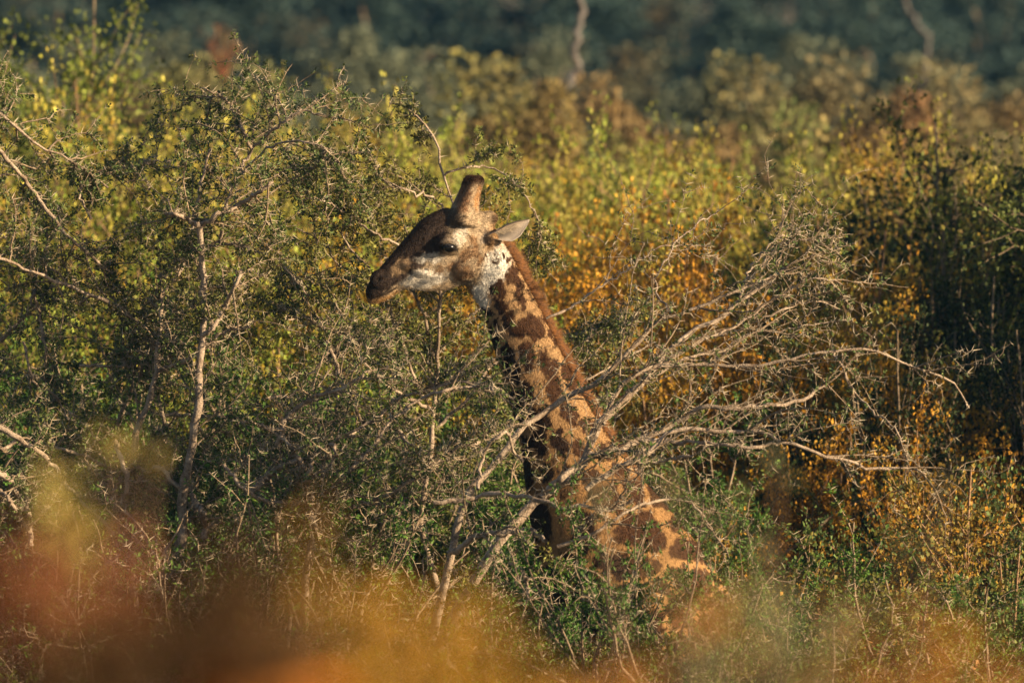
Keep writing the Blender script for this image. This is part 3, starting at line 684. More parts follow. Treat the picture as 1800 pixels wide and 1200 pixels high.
# ------------------------------------------------------------------ acacia thorn trees traced from the photograph
L = lambda pts, Y0, Y1, r0=.012, r1=.004, rooted=False: (pts, Y0, Y1, r0, r1, rooted)
fk = P(250, 1290, 39.6)
thorn_tree('acacia_tree', 'pale-stemmed thorn tree left of the giraffe with forked upright trunk and drooping crown', 'thorn trees around the giraffe', (fk[0] + .05, 39.6), [
    L([(318, 960), (320, 880), (336, 800), (346, 720), (352, 640), (357, 580), (358, 500), (355, 443), (350, 397)], 38.7, 38.8, .020, .013, True),
    L([(350, 397), (387, 377), (433, 352), (462, 335), (480, 320)], 38.8, 38.7, .012, .007),
    L([(350, 397), (320, 380), (290, 375)], 38.8, 38.7, .010, .006),
    L([(357, 590), (385, 560), (405, 520), (425, 475)], 38.75, 38.7, .011, .007),
    L([(417, 310), (430, 283), (443, 263), (462, 245), (480, 230), (507, 207), (533, 195), (573, 203)], 39.4, 39.1, .009, .003),
    L([(443, 263), (433, 240), (423, 220), (408, 193), (390, 170), (355, 155)], 39.3, 39.4, .008, .003),
    L([(387, 420), (395, 380), (410, 330), (440, 290), (480, 255), (530, 248), (570, 262), (600, 290)], 39.4, 38.8, .008, .003),
    L([(228, 900), (240, 770), (263, 700), (277, 650), (277, 600), (283, 550), (287, 520), (305, 490), (320, 467), (337, 410), (350, 330), (370, 260)], 39.0, 39.3, .017, .005, True),
    L([(317, 633), (310, 610), (302, 590), (293, 567), (285, 545)], 39.6, 39.5, .010, .007),
    L([(288, 787), (291, 755), (287, 733), (280, 708), (273, 690)], 39.5, 39.6, .010, .008),
    L([(277, 650), (305, 643), (333, 630), (373, 597), (410, 580), (440, 575)], 39.0, 38.8, .012, .006),
    L([(208, 747), (213, 723), (233, 680), (250, 650), (257, 633), (265, 617), (270, 607), (257, 580), (235, 560), (213, 540), (187, 530), (123, 503), (57, 477), (0, 453), (-60, 430)], 39.6, 38.8, .011, .005),
    L([(140, 642), (200, 643), (267, 637), (300, 625)], 39.3, 39.2, .006, .006),
    L([(290, 730), (340, 728), (393, 735), (450, 745), (500, 757)], 39.2, 38.9, .008, .006),
    L([(310, 960), (345, 890), (320, 855), (300, 830), (280, 820)], 38.8, 39.0, .016, .007, True),
    L([(350, 893), (333, 867), (305, 850), (285, 822), (250, 838), (217, 870)], 38.7, 38.9, .014, .006),
    L([(350, 890), (362, 925), (352, 955)], 38.7, 38.8, .012, .012),
    L([(160, 385), (140, 340), (160, 310), (190, 300), (240, 290), (300, 283)], 39.4, 39.6, .006, .003),
    L([(320, 470), (350, 440), (400, 430), (450, 440), (500, 470), (540, 520)], 39.6, 39.0, .007, .003),
], leafy=.40, fork=fk, twigs=17, back=.7)
fk = P(-60, 1290, 39.2)
thorn_tree('acacia_tree', 'thorn tree at the left edge sending long dark limbs down to the right', 'thorn trees around the giraffe', (fk[0], 39.2), [
    L([(-60, 700), (-40, 560), (-20, 400), (-15, 260), (0, 200), (33, 227), (70, 257), (127, 287), (190, 330)], 39.0, 39.4, .014, .004, True),
    L([(-30, 240), (0, 267), (33, 303), (67, 347), (110, 403), (157, 450), (197, 480)], 39.1, 39.4, .010, .006),
    L([(-50, 735), (0, 753), (67, 793), (100, 827), (120, 860), (163, 900), (200, 940)], 38.6, 38.7, .014, .008, True),
    L([(-40, 800), (0, 787), (40, 777), (110, 790), (173, 813), (217, 840)], 38.9, 39.1, .010, .006),
    L([(-60, 800), (-10, 825), (20, 850), (40, 880), (50, 910), (55, 960)], 38.4, 38.5, .016, .012),
    L([(-20, 850), (10, 870), (30, 905), (50, 930)], 38.4, 38.4, .009, .008),
    L([(60, 520), (70, 560), (80, 620), (78, 680)], 39.4, 39.5, .006, .005),
    L([(40, 600), (60, 670), (100, 700), (130, 760), (150, 790)], 39.2, 39.4, .006, .004),
    L([(0, 600), (40, 560), (60, 520), (75, 450), (100, 400)], 39.5, 39.7, .009, .004),
    L([(200, 773), (215, 810), (222, 850), (215, 900), (205, 960)], 38.7, 38.8, .010, .010),
], leafy=.45, fork=fk, twigs=15, back=.7)
fk = P(540, 1260, 38.6)
thorn_tree('thorn_bush', 'bare tangled thorn bush of pale curved branches below the giraffe muzzle', 'thorn trees around the giraffe', (fk[0], 38.6), [
    L([(487, 783), (497, 760), (500, 740), (533, 710), (567, 693), (600, 683), (625, 668), (650, 652)], 38.4, 38.2, .012, .006),
    L([(540, 1010), (548, 950), (552, 900), (530, 840), (510, 790), (500, 755), (502, 720)], 38.4, 38.4, .013, .006, True),
    L([(440, 865), (460, 845), (485, 825), (513, 812), (545, 800)], 38.3, 38.3, .016, .010),
    L([(545, 960), (560, 880), (590, 850), (640, 800), (690, 740), (740, 700), (800, 672), (850, 678)], 38.3, 38.5, .012, .004, True),
    L([(575, 600), (590, 640), (605, 680), (625, 720), (640, 750)], 38.6, 38.5, .008, .007),
    L([(560, 850), (575, 790), (590, 730), (592, 660), (580, 600), (560, 560)], 38.7, 38.9, .009, .004),
    L([(560, 790), (600, 770), (650, 742), (700, 700), (740, 690), (770, 675)], 38.4, 38.6, .010, .005),
    L([(540, 845), (548, 815), (556, 795), (585, 780), (590, 800), (575, 830)], 38.2, 38.1, .009, .006),
    L([(700, 755), (715, 775), (740, 800), (745, 850)], 38.4, 38.3, .007, .006),
    L([(620, 890), (680, 870), (740, 830), (800, 790), (830, 770)], 38.3, 38.3, .009, .005),
    L([(393, 815), (430, 860), (470, 880), (520, 885), (560, 880)], 38.2, 38.3, .008, .007),
    L([(525, 800), (545, 850), (548, 900), (556, 950)], 38.2, 38.3, .010, .010),
    L([(440, 740), (480, 760), (515, 790), (530, 830)], 38.3, 38.3, .007, .006),
    L([(470, 700), (520, 690), (560, 640), (600, 610), (660, 600)], 38.7, 38.9, .006, .003),
], leafy=.2, fork=fk, twigs=17, thorn_k=14, twig_len=.42, spread=(.3, .9), sub_k=3)
fk = P(740, 1240, 37.6)
thorn_tree('thorn_bush', 'wide leafless thorn bush sweeping right across the giraffe chest', 'thorn trees around the giraffe', (fk[0], 37.6), [
    L([(797, 957), (815, 890), (829, 861), (866, 817), (910, 762), (947, 733), (991, 700), (1027, 685), (1057, 663), (1093, 630), (1130, 594), (1159, 561), (1200, 550), (1250, 530), (1330, 495), (1400, 470)], 37.5, 37.9, .016, .004, True),
    L([(890, 937), (915, 910), (947, 876), (991, 847), (1027, 810), (1040, 775), (1057, 744), (1079, 718), (1115, 685), (1152, 645), (1200, 594), (1260, 560), (1300, 530), (1345, 500), (1385, 470)], 37.3, 37.9, .021, .006, True),
    L([(1035, 799), (1079, 792), (1123, 773), (1200, 737), (1233, 713), (1280, 720), (1333, 713), (1383, 710), (1420, 697), (1450, 677)], 37.4, 37.5, .014, .006),
    L([(1060, 745), (1080, 700), (1120, 655), (1160, 643), (1200, 643), (1267, 642), (1333, 642), (1383, 633), (1433, 622), (1483, 613), (1527, 615), (1567, 630), (1607, 647), (1650, 657), (1683, 680), (1703, 717)], 37.5, 37.8, .010, .004),
    L([(1467, 617), (1483, 653), (1500, 687), (1533, 720), (1567, 747), (1587, 783), (1597, 817)], 37.8, 37.5, .006, .003),
    L([(1030, 860), (1064, 832), (1104, 814), (1130, 806), (1165, 770), (1200, 753), (1267, 758), (1333, 760), (1387, 777), (1433, 793), (1483, 807), (1517, 822), (1560, 825), (1600, 820), (1627, 833)], 37.0, 37.3, .011, .005),
    L([(1123, 773), (1160, 775), (1200, 777), (1250, 780), (1327, 785), (1373, 775)], 37.3, 37.1, .009, .007),
    L([(1100, 690), (1150, 660), (1200, 633), (1267, 617), (1310, 590), (1373, 580), (1440, 567), (1500, 560)], 37.8, 38.2, .008, .003),
    L([(1300, 530), (1310, 490), (1327, 460), (1360, 423), (1387, 413), (1420, 410)], 37.9, 38.1, .006, .002),
    L([(1300, 525), (1333, 473), (1367, 433), (1413, 420), (1443, 427), (1470, 445)], 37.9, 38.2, .006, .002),
    L([(1180, 550), (1150, 500), (1180, 440), (1200, 413), (1230, 390), (1273, 367)], 38.0, 38.5, .005, .002),
    L([(763, 883), (800, 880), (833, 877), (860, 868), (900, 870), (950, 880), (983, 893), (1017, 890), (1067, 895), (1110, 880)], 37.2, 36.9, .010, .007),
    L([(950, 877), (977, 847), (1033, 807), (1067, 795)], 37.1, 37.3, .016, .010),
    L([(1067, 833), (1100, 813), (1167, 810), (1220, 800)], 37.0, 37.0, .008, .005),
    L([(893, 977), (900, 990), (920, 1007), (930, 1047)], 37.0, 36.9, .008, .006),
    L([(787, 973), (813, 960), (840, 940), (887, 937), (930, 930), (960, 950)], 37.2, 37.0, .013, .008),
    L([(1200, 594), (1260, 590), (1340, 560), (1420, 530), (1480, 545)], 37.9, 38.1, .006, .003),
    L([(1152, 645), (1230, 600), (1290, 575), (1370, 520), (1430, 490), (1480, 500)], 37.8, 38.0, .008, .003),
    L([(740, 700), (780, 685), (830, 680), (880, 690), (905, 700)], 37.9, 37.8, .007, .005),
    L([(840, 860), (850, 800), (870, 770), (890, 760), (900, 790), (920, 810)], 37.2, 37.3, .008, .006),
    L([(980, 960), (1040, 940), (1100, 900), (1160, 880), (1220, 890), (1270, 960)], 36.9, 37.0, .008, .004),
    L([(960, 560), (1000, 540), (1060, 500), (1110, 470), (1150, 440), (1200, 430)], 38.3, 38.6, .006, .002),
], leafy=.15, fork=fk, twigs=7, thorn_k=12, twig_len=.48, spread=(.2, .75), sub_k=3)
fk = P(800, 1150, 40.4)
thorn_tree('thorn_bush', 'thorn bush behind the giraffe head with a thin arching branch over its horns', 'thorn trees around the giraffe', (fk[0], 40.4), [
    L([(740, 900), (760, 760), (770, 600), (775, 480), (790, 400), (795, 354), (787, 332), (782, 315), (775, 302), (773, 289), (769, 258), (755, 231), (731, 202)], 40.2, 40.1, .012, .0035, True),
    L([(781, 309), (795, 300), (817, 295), (850, 292), (872, 299), (900, 317), (917, 335), (937, 365), (947, 392), (955, 430)], 40.1, 40.0, .0055, .002),
    L([(790, 385), (780, 369), (770, 355), (750, 344), (730, 340), (707, 332), (687, 322), (670, 312), (660, 302)], 40.0, 39.7, .006, .003),
    L([(700, 430), (660, 410), (630, 390), (600, 370), (560, 350), (530, 350)], 39.8, 39.6, .006, .003),
    L([(745, 700), (720, 640), (690, 560), (650, 500), (600, 470), (560, 420), (520, 400)], 40.2, 39.8, .008, .003),
    L([(760, 640), (755, 590), (742, 545), (725, 510), (700, 470)], 40.3, 40.2, .009, .006),
    L([(770, 620), (800, 590), (820, 560), (850, 540), (880, 510)], 40.4, 40.4, .006, .003),
    L([(760, 720), (700, 690), (640, 640), (600, 590), (560, 560), (500, 560)], 40.1, 39.6, .008, .003),
    L([(760, 760), (820, 700), (860, 650), (900, 620), (960, 600), (1040, 580), (1100, 540)], 40.3, 40.9, .008, .003),
    L([(780, 800), (880, 760), (1000, 690), (1080, 640), (1150, 600)], 40.5, 41.0, .008, .003),
    L([(650, 470), (620, 440), (600, 400), (640, 370), (680, 350), (700, 340)], 39.7, 39.8, .005, .002),
], leafy=1.0, fork=fk, twigs=9, twig_len=.40, col=(.085, .105, .025, .4))

# ------------------------------------------------------------------ dense thorn scrub filling the thicket
SCRUB = [scrub_meshes('scrub', k) for k in range(2)] + [scrub_meshes('dry', 4)]; SCRUB.insert(2, SCRUB[0])
SP = (('branches', 0), ('thorns', 1), ('foliage', 2)); SM = {0: M_twig, 1: M_thorn, 2: M_acacia}
scrub = [  # top pixel, depth, mesh, label
    (60, 520, 42.2, 0, 'dark green thorn scrub at the left edge behind the long bare limbs'),
    (215, 430, 42.6, 1, 'dark green thorn scrub behind the twin pale trunks'),
    (430, 470, 42.4, 2, 'green thorn scrub filling the gap right of the pale trunks'),
    (590, 540, 41.8, 0, 'green thorn scrub below and left of the giraffe muzzle'),
    (740, 600, 42.0, 1, 'green thorn scrub between the muzzle and the giraffe neck'),
    (120, 640, 41.4, 2, 'low thorn scrub in front of the left-edge tree, topped by spines'),
    (380, 700, 41.3, 0, 'low thorn scrub at the foot of the pale trunks'),
    (650, 760, 40.9, 1, 'low thorn scrub in front of the giraffe chest, dark inside'),
    (830, 800, 41.9, 2, 'dark thorn scrub just behind the front of the giraffe neck'),
    (1080, 600, 42.4, 0, 'feathery green thorn scrub behind the giraffe mane'),
    (1230, 690, 42.2, 1, 'feathery thorn scrub above the giraffe back'),
    (1110, 940, 37.4, 3, 'thorn scrub hiding the giraffe shoulder'),
    (1340, 850, 37.5, 0, 'green thorn scrub in front of the giraffe flank'),
    (1420, 930, 37.0, 2, 'thorn scrub right of the giraffe shoulder hiding its back'),
    (120, 600, 38.5, 3, 'tangle of bare sunlit twigs before the left-edge limbs'),
    (400, 640, 38.3, 3, 'tangle of bare sunlit twigs at the foot of the pale forked trunks'),
    (620, 700, 38.2, 3, 'tangle of bare sunlit twigs below the giraffe muzzle'),
    (1520, 900, 38.2, 1, 'thorn scrub below the drooping leafy branch'),
    (900, 960, 37.3, 3, 'thorn scrub low in the middle below the crossing branches'),
    (660, 900, 37.6, 3, 'thorn scrub low in the middle behind the yellow blur'),
    (430, 880, 37.9, 3, 'thorn scrub low left behind the brown blur'),
    (180, 910, 37.9, 3, 'thorn scrub low left behind the red-brown blur'),
    (-20, 900, 38.0, 3, 'thorn scrub at the lower left corner'),
    (1720, 960, 37.9, 2, 'thorn scrub at the lower right corner'),
]
for x, y, Y, k, lb in scrub:
    wx_, h_ = top_at(x, y, Y)
    g_ = rng.uniform(.8, 1.15)
    put('thorn_scrub', 'bush', lb, 'thorn scrub of the thicket', wx_, Y, SCRUB[k], (.036 * g_, .085 * g_, .012, rng.uniform(.25, .45)), rng.uniform(0, 6), 1.0, h_, SP, SM)

# ------------------------------------------------------------------ leafy shrubs behind
LB = [leafbush_meshes(k) for k in range(3)]; LB.append(LB[1])
BM = {0: M_stem, 1: M_leaf}
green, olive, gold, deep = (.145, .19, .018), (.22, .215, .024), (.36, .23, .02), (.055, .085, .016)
shrubs = [ # top px, Y, variant, colour, autumn share, width scale, label
    (40, 95, 50, 0, olive, .30, 1.1, 'tall leafy shrub at the upper left with upright pale shoots'),
    (160, 110, 52, 1, green, .35, 1.1, 'leafy shrub with bare tan stems left of the thorn tree crown'),
    (265, 90, 51, 2, olive, .28, 1.0, 'leafy shrub whose pale top shoots stand before the red far bush'),
    (110, 230, 47, 3, green, .35, 1.0, 'green shrub behind the dark limbs at the left edge'),
    (300, 270, 46.5, 0, green, .40, 1.0, 'green shrub with a rust patch behind the forked thorn tree'),
    (420, 160, 56, 1, olive, .32, 1.1, 'olive shrub behind the crown of the forked thorn tree'),
    (490, 110, 58, 3, olive, .40, .8, 'narrow tan and olive shrub rising above the thorn tree'),
    (560, 210, 54, 2, olive, .36, 1.1, 'olive shrub left of the arching bare branch'),
    (680, 195, 54, 3, green, .38, 1.0, 'yellow-green shrub behind the bare branch tip'),
    (620, 300, 48, 1, green, .45, 1.0, 'shrub with scattered rust leaves behind the giraffe nose'),
    (500, 360, 46, 3, green, .38, 1.0, 'green shrub between the thorn tree and the giraffe muzzle'),
    (760, 330, 46, 2, olive, .42, .9, 'yellow-green shrub directly behind the giraffe forehead'),
    (870, 240, 50, 0, green, .42, 1.0, 'yellow-green shrub behind and above the giraffe horns'),
    (1010, 165, 53, 1, green, .34, 1.0, 'bright green shrub with two tall shoots right of the giraffe horns'),
    (950, 330, 46.5, 3, gold, .68, 1.0, 'golden orange shrub just behind the giraffe ear'),
    (1090, 310, 47, 2, gold, .74, 1.1, 'golden orange shrub right of the giraffe ear'),
    (1155, 215, 50, 0, olive, .30, .65, 'narrow shrub with a pale pointed top among green shrubs'),
    (1215, 330, 47, 1, gold, .74, 1.0, 'orange-leaved shrub above the sweeping bare branches'),
    (1300, 185, 57, 2, green, .24, .9, 'soft green rounded shrub standing before the brown far bushes'),
    (1380, 270, 51, 3, olive, .34, 1.1, 'olive shrub with pale tips right of the soft green one'),
    (1330, 400, 46, 0, gold, .58, 1.1, 'golden green shrub behind the upper ends of the bare branches'),
    (1470, 240, 50, 1, olive, .34, 1.0, 'olive shrub with thin pale shoots near the right side'),
    (1480, 350, 46.5, 2, olive, .46, 1.1, 'bright yellow-green shrub lit by the sun beside the dark tree'),
    (1590, 240, 47.5, 3, olive, .44, .9, 'shrub with a golden clump at the edge of the dark tree'),
    (1420, 520, 44.5, 1, gold, .74, 1.0, 'brown and orange undergrowth shrub with bare tan stems'),
    (1250, 500, 44.5, 3, gold, .68, 1.0, 'orange-brown shrub behind the crossing bare branches'),
    (1100, 450, 44.5, 0, olive, .52, 1.0, 'rusty shrub right of the giraffe neck'),
    (1560, 560, 44, 2, gold, .74, .9, 'rusty shrub with a cluster of upright bare stems'),
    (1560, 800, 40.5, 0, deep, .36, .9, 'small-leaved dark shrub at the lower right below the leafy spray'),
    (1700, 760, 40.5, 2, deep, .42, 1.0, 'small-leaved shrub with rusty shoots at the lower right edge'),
    (640, 400, 45.0, 0, green, .42, 1.0, 'green and rust shrub seen through the bare twigs before the giraffe muzzle'),
    (350, 420, 44.8, 2, green, .36, 1.0, 'green shrub seen between the pale trunks of the forked thorn tree'),
    (80, 380, 45.0, 1, green, .34, 1.0, 'green shrub low behind the left-edge limbs'),
    (1030, 400, 45.2, 2, gold, .74, 1.0, 'orange shrub low behind the giraffe mane'),
    (1160, 400, 45.4, 1, gold, .68, 1.0, 'deep orange shrub behind the crossing twigs right of the mane'),
    (1390, 430, 45.0, 0, olive, .52, 1.0, 'pale yellow shrub below the tips of the bare branches'),
    (1540, 400, 45.0, 3, olive, .46, .9, 'sunlit yellow-green shrub with a bare stem cluster beneath it'),
    (1500, 620, 42.8, 0, gold, .70, .8, 'rust-brown undergrowth shrub below the arching leafy branch'),
    (1350, 650, 43.0, 3, gold, .72, .9, 'rust-brown undergrowth shrub behind the long dark branches'),
    (230, 170, 56, 3, olive, .30, 1.1, 'olive shrub behind the pale upright shoots at the upper left'),
    (360, 190, 52, 2, olive, .34, 1.0, 'olive shrub with fine leaves right of the pale upright shoots'),
    (820, 190, 58, 3, olive, .38, 1.0, 'soft olive shrub behind the bare arching branch'),
    (930, 200, 56, 1, olive, .36, 1.0, 'soft olive shrub left of the two tall shoots'),
    (1100, 230, 55, 2, olive, .34, 1.0, 'soft olive shrub between the two tall shoots and the pointed one'),
    (1430, 230, 57, 0, olive, .34, 1.0, 'soft tan-olive shrub behind the thin pale shoots'),
    (1550, 190, 53, 2, olive, .36, 1.0, 'olive shrub rising left of the dark tree'),
    (1640, 175, 50, 1, olive, .40, .9, 'golden-tipped shrub against the dark tree'),
    (1430, 900, 40.0, 3, deep, .34, .9, 'dark small-leaved shrub low on the right behind the thorn scrub'),
]
for x, y, Y, k, c_, au, ws, lb in shrubs:
    wx_, h_ = top_at(x, y, Y)
    g_ = rng.uniform(.72, 1.25)
    put('leafy_shrub', 'shrub', lb, 'leafy shrubs behind the giraffe', wx_, Y, LB[k], (c_[0] * g_, c_[1] * g_, c_[2] * g_, au), rng.uniform(0, 6), ws * .82, h_, mats=BM)
TALL = leafbush_meshes(9, r=.8, h=4.4, stems=36, shoots=24, lv=26, lsize=.028)
for x, y, Y, c_, au, ws, lb in [  # very dark leaf colours put the right-edge shade into the plants
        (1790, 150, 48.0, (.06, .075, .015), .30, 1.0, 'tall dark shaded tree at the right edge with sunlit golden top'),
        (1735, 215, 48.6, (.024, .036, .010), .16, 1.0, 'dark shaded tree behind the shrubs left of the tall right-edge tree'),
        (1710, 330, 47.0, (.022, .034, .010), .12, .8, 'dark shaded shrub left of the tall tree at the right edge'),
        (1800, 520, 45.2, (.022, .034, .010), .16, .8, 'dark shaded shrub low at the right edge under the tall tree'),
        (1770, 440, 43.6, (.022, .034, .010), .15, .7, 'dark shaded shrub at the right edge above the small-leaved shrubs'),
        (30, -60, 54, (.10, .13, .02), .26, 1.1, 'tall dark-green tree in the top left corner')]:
    wx_, h_ = top_at(x, y, Y)
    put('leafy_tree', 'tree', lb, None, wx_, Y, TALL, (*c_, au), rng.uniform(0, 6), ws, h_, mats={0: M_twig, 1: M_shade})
for x, Y, h_, lb in [(5.3, 46.6, 5.9, 'unseen shade tree standing just outside the right edge beside the dark shaded tree'), (4.9, 44.6, 4.6, 'unseen shrubby shade tree just outside the right edge in front of the dark shaded shrubs'),  # unseen trees placed out of frame to cast shade on the right edge
                     (4.7, 42.8, 4.7, 'unseen low shrubby tree added for shade just outside the right edge above the small-leaved shrubs'),
                     (6.1, 47.2, 5.9, 'third unseen tree added for shade outside the right edge'), (6.3, 45.6, 5.5, 'fourth unseen tree added for shade outside the right edge'), (6.1, 44.2, 5.1, 'fifth unseen tree added for shade outside the right edge'),
                     (7.2, 45.0, 6.2, 'second unseen shade tree outside the right edge')]:
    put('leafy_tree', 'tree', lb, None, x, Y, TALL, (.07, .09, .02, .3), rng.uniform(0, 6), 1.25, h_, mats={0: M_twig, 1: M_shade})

# ------------------------------------------------------------------ middle distance and wooded slope
FT = [fartree_meshes(k) for k in range(3)]
FM = {0: M_twig, 1: M_far}
mid = [ # top px, Y, variant, colour, autumn, width, label
    (480, 105, 74, 0, (0.154, 0.154, 0.063), 0.30, .55, 'hazy olive bush beyond the shrubs above the thorn tree'),
    (640, 95, 80, 1, (0.140, 0.140, 0.056), 0.35, .62, 'hazy brownish bush beyond the shrubs above the bare branch'),
    (830, 85, 76, 2, (0.168, 0.161, 0.056), 0.35, .70, 'broad hazy olive-brown bush above the giraffe head'),
    (905, 130, 72, 0, (0.196, 0.154, 0.056), 0.47, .45, 'hazy bush with a rusty side left of the pale dead trunk'),
    (1130, 125, 78, 1, (0.196, 0.140, 0.063), 0.50, .45, 'hazy rusty bush right of the pale dead trunk'),
    (1260, 90, 82, 2, (0.140, 0.140, 0.063), 0.37, .62, 'hazy grey-green bush with brown shade beneath'),
    (1400, 150, 72, 0, (0.238, 0.119, 0.063), 0.65, .60, 'low hazy pinkish-brown bush'),
    (1540, 85, 84, 1, (0.154, 0.133, 0.070), 0.43, .62, 'hazy grey-brown bush above the olive shrubs on the right'),
    (1680, 100, 80, 2, (0.154, 0.140, 0.070), 0.35, .55, 'hazy grey bush left of the right-edge tree'),
    (1250, 170, 66, 1, (0.140, 0.168, 0.056), 0.15, .40, 'soft green hazy bush just behind the leafy shrubs'),
    (1460, 200, 66, 2, (0.196, 0.168, 0.070), 0.30, .45, 'soft tan-green hazy bush just behind the right-hand shrubs'),
    (760, 170, 66, 0, (0.196, 0.182, 0.063), 0.27, .50, 'soft tan-olive hazy bush just behind the yellow-green shrubs'),
    (300, 40, 88, 1, (0.420, 0.070, 0.049), .9, .30, 'hazy dull-red bush at the upper left'),
    (380, 90, 80, 0, (0.154, 0.154, 0.070), 0.30, .40, 'hazy olive bush right of the dull-red one'),
]
for x, y, Y, k, c_, au, ws, lb in mid:
    wx_, h_ = top_at(x, y, Y)
    put('hazy_bush', 'bush', lb, 'hazy bushes beyond the thicket', wx_, Y, FT[k], (*c_, au), rng.uniform(0, 6), ws, h_, mats=FM)
for row, (Y, n_, t0, t1) in enumerate([(98, 6, 55, 120), (110, 7, 20, 80), (124, 10, -35, 30), (142, 11, -110, -40), (165, 12, -200, -120)]):
    for q in range(n_):
        px_ = -150 + (q + .5 + rng.uniform(-.3, .3)) / n_ * 2100; yy = Y + rng.uniform(-4, 4); ty = rng.uniform(t0, t1)
        if row < 3 and 930 < px_ < 1120: continue
        x, h_ = top_at(px_, ty, yy); ws = rng.uniform(.5, .75) if row < 2 else rng.uniform(.7, 1.0); g_ = rng.uniform(.7, 1.3)
        put('far_tree', 'tree', 'blurred dark teal-green tree of the far wood', 'trees of the far wood', x, yy, FT[(q + row) % 3],
            (*((.10 * g_, .115 * g_, .075 * g_) if row < 2 else (.034 * g_, .056 * g_, .050 * g_)), rng.uniform(.0, .4)), rng.uniform(0, 6), ws, h_, mats=FM)  # front rows coloured as sunlit, rear rows darkened as shaded
# pale dead trunk
def dead_tree(label, pts, Y, r0, r1, extra=()):
    p0 = P(*pts[-1], Y); root = thing('dead_tree', label, 'tree', (p0[0], Y, float(ground_z(p0[0], Y))))
    w_ = pix_path(pts, Y, Y, 22, .02); base = np.array((p0[0] - .4, Y, root.location[2])); 
    t = np.linspace(0, 1, 8)[:-1, None]; lo = base + (w_[-1] - base) * t
    path = np.concatenate([lo, w_[::-1]])
    part('trunk', tubes(path[None], np.linspace(r0, r1, len(path))[None], 10), M_dead, root, True)
    for e in extra: 
        a = pix_path(e, Y, Y - .5, 16, .02); part('branch', tubes(a[None], np.linspace(r1 * .8, r1 * .3, 16)[None], 6), M_dead, root, True)
        tw = grow(*(lambda s: (s[0], off_dir(s[1])))(on_paths(a[None], 9)[:2]), rng.uniform(.3, .7, 9), 7, .2); part('twig', tubes(tw, np.full((9, 7), .012), 4), M_dead, root)
dead_tree('pale dead trunk leaning up in the far dark gap right of centre', [(1015, -30), (1018, 25), (1012, 60), (1010, 90), (1015, 115), (1002, 135), (985, 165)], 76, .044, .030,
          [])
dead_tree('thin pale dead stem in the far wood near the upper right', [(1588, -20), (1592, 10), (1604, 30), (1620, 55), (1632, 70)], 106, .03, .02)

# ------------------------------------------------------------------ near shrubs beside the camera, far out of focus
M_near = leaf_material('near_leaf_painted_shade', (.03, .02, .01), (1.2, 1.2, 1.2), trans=.1, gloss=.03)  # leaves darkened to paint in the shade on the near brown shrub
def near_shrub(label, col, clumps, mat=None, leaf=.03, seed=0):
    """clumps: (px, py, Y, radius in px, leaves)"""
    c = np.array([P(a, b, Y) for a, b, Y, r, k in clumps]); base = c.mean(0); base[1] += .1; base[2] = ground_z(base[0], base[1])
    root = thing('near_shrub', label, 'shrub', tuple(base), 'blurred shrubs close to the camera')
    n_ = 12; t = np.linspace(0, 1, n_)[None, :, None]
    st = base + rng.normal(size=(len(c), 3)) * (.06, .06, 0); paths = st[:, None] + (c - st)[:, None] * t; paths[:, 1:-1] += rng.normal(size=(len(c), n_ - 2, 3)) * .006
    part('stems', tubes(paths, np.broadcast_to(np.linspace(.0045, .0015, n_), (len(c), n_)), 5), M_stem, root, True)
    pos, tw = [], []
    for (a, b, Y, r, k), q in zip(clumps, c):
        rr = r / PXM * Y; u = norm(rng.normal(size=(k, 3))) * rng.uniform(0, 1, (k, 1)) ** .5 * rr; pos.append(q + u * (1, 1.3, 1))
        tw.append(np.stack([q + (u[:max(4, k // 6)] * f) for f in (0, .5, 1)], 1))
    pos = np.concatenate(pos); tw = np.concatenate(tw)
    part('twigs', tubes(tw, np.full(tw.shape[:2], .0011), 3), M_stem, root)
    s = rng.uniform(.6, 1.2, len(pos)) * leaf
    o = part('foliage', ovals(pos, norm(rng.normal(size=pos.shape)), s, s * .28), mat or M_leaf, root); o.color = col
near_shrub('blurred russet shrub close to the camera at the lower left', (.17, .065, .014, -.2),
           [(40, 1015, 7.8, 110, 35), (150, 1065, 7.9, 120, 37), (-40, 1095, 7.8, 120, 31), (100, 955, 8.3, 80, 12), (250, 1115, 7.8, 90, 19), (60, 1185, 7.8, 120, 27)])
near_shrub('blurred shade-darkened brown shrub close to the camera left of the bottom centre', (.07, .036, .014, -.6),
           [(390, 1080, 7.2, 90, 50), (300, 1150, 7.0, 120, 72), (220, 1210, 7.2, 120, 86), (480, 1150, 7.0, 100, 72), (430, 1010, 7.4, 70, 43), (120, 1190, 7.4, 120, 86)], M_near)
near_shrub('blurred yellow-green shrub close to the camera at the bottom centre', (.22, .125, .007, .05),
           [(560, 1000, 8.3, 90, 12), (640, 1080, 8.1, 110, 35), (760, 1120, 7.9, 120, 47), (700, 1210, 7.8, 130, 51), (850, 1200, 7.9, 110, 39), (540, 1090, 8.2, 70, 12), (930, 1230, 8.1, 90, 19)])
near_shrub('blurred bright orange shrub close to the camera at the bottom left of centre', (.36, .14, .010, .2),
           [(470, 1220, 7.3, 100, 43), (400, 1245, 7.3, 90, 31), (560, 1230, 7.4, 80, 23)])
near_shrub('blurred thin orange shrub close to the camera right of the bottom centre', (.30, .14, .014, .15),
           [(1120, 1200, 9.1, 90, 12), (1230, 1110, 9.6, 90, 9), (1040, 1230, 8.8, 90, 19), (1480, 1220, 9.1, 100, 23), (1560, 1170, 9.4, 110, 18), (1680, 1180, 9.4, 110, 17), (1780, 1210, 9.1, 110, 23)])
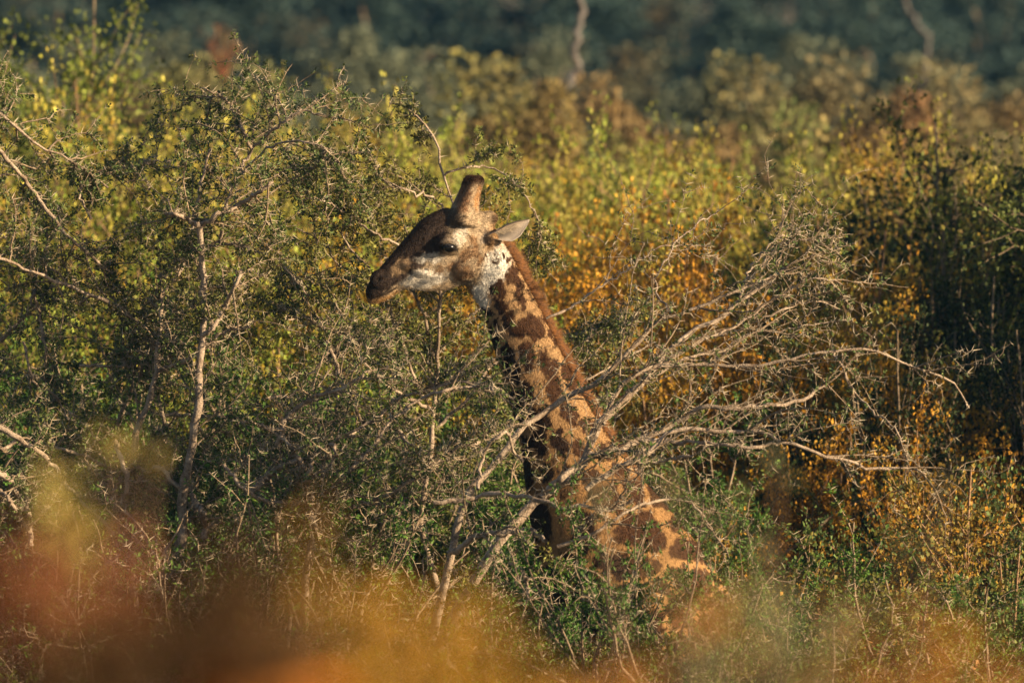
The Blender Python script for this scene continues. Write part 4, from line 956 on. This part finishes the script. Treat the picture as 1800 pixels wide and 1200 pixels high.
near_shrub('blurred olive-green shrub close to the camera at the bottom right', (.10, .11, .03, .20),
           [(1340, 1130, 10.4, 110, 18), (1260, 1180, 10.4, 110, 23), (1450, 1080, 11.2, 90, 5), (1180, 1060, 11.4, 90, 5), (1400, 1200, 10.1, 100, 23)])
near_shrub('blurred wispy olive sprigs rising before the bare branches low on the left', (.30, .25, .04, .40),
           [(90, 870, 12, 60, 18), (170, 790, 13, 22, 4), (220, 775, 13, 22, 4), (270, 800, 13, 26, 4), (130, 930, 12, 70, 23), (420, 1020, 12, 50, 7)])
near_shrub('blurred wispy sprigs before the giraffe shoulder right of centre', (.12, .13, .035, .40),
           [(1240, 900, 14, 60, 6), (1350, 960, 14, 60, 7), (1180, 850, 15, 45, 4), (1365, 835, 15, 26, 4), (1590, 950, 14, 30, 4), (1660, 850, 15, 50, 4), (1300, 1040, 13, 70, 11), (1480, 1040, 13, 70, 10), (1060, 860, 15, 40, 4)])

for x, y, Y, k, lb in [(1150, 730, 36.7, 3, 'tangle of bare twigs crossing the giraffe shoulder'), (1240, 800, 36.5, 1, 'leafy thorn scrub in front of the base of the giraffe shoulder'), (1100, 880, 36.4, 0, 'leafy thorn scrub low in front of the giraffe chest')]:
    wx_, h_ = top_at(x, y, Y)
    put('thorn_scrub', 'bush', lb, 'thorn scrub of the thicket', wx_, Y, SCRUB[k], (.036, .085, .012, .4), rng.uniform(0, 6), .7, h_, SP, SM)

# ------------------------------------------------------------------ haze
b = [(-620, -58, -3), (620, -58, -3), (620, 1790, -3), (-620, 1790, -3)]
V = np.array(b + [(x, y, 32) for x, y, _ in b], float)
F = np.array([(0, 3, 2, 1), (4, 5, 6, 7), (0, 1, 5, 4), (1, 2, 6, 5), (2, 3, 7, 6), (3, 0, 4, 7)])
M_haze, n = nodes('evening_air'); pv = N(n, 'ShaderNodeVolumePrincipled'); pv.inputs['Color'].default_value = (.20, .56, 1.0, 1)
pv.inputs['Density'].default_value = .00019; pv.inputs['Anisotropy'].default_value = 0.0
o = N(n, 'ShaderNodeOutputMaterial'); n.links.new(pv.outputs[0], o.inputs['Volume'])
hz = add_obj('haze', new_mesh('haze', V, F), M_haze); hz['kind'] = 'stuff'; hz['label'] = 'thin blue evening haze over the far wood'
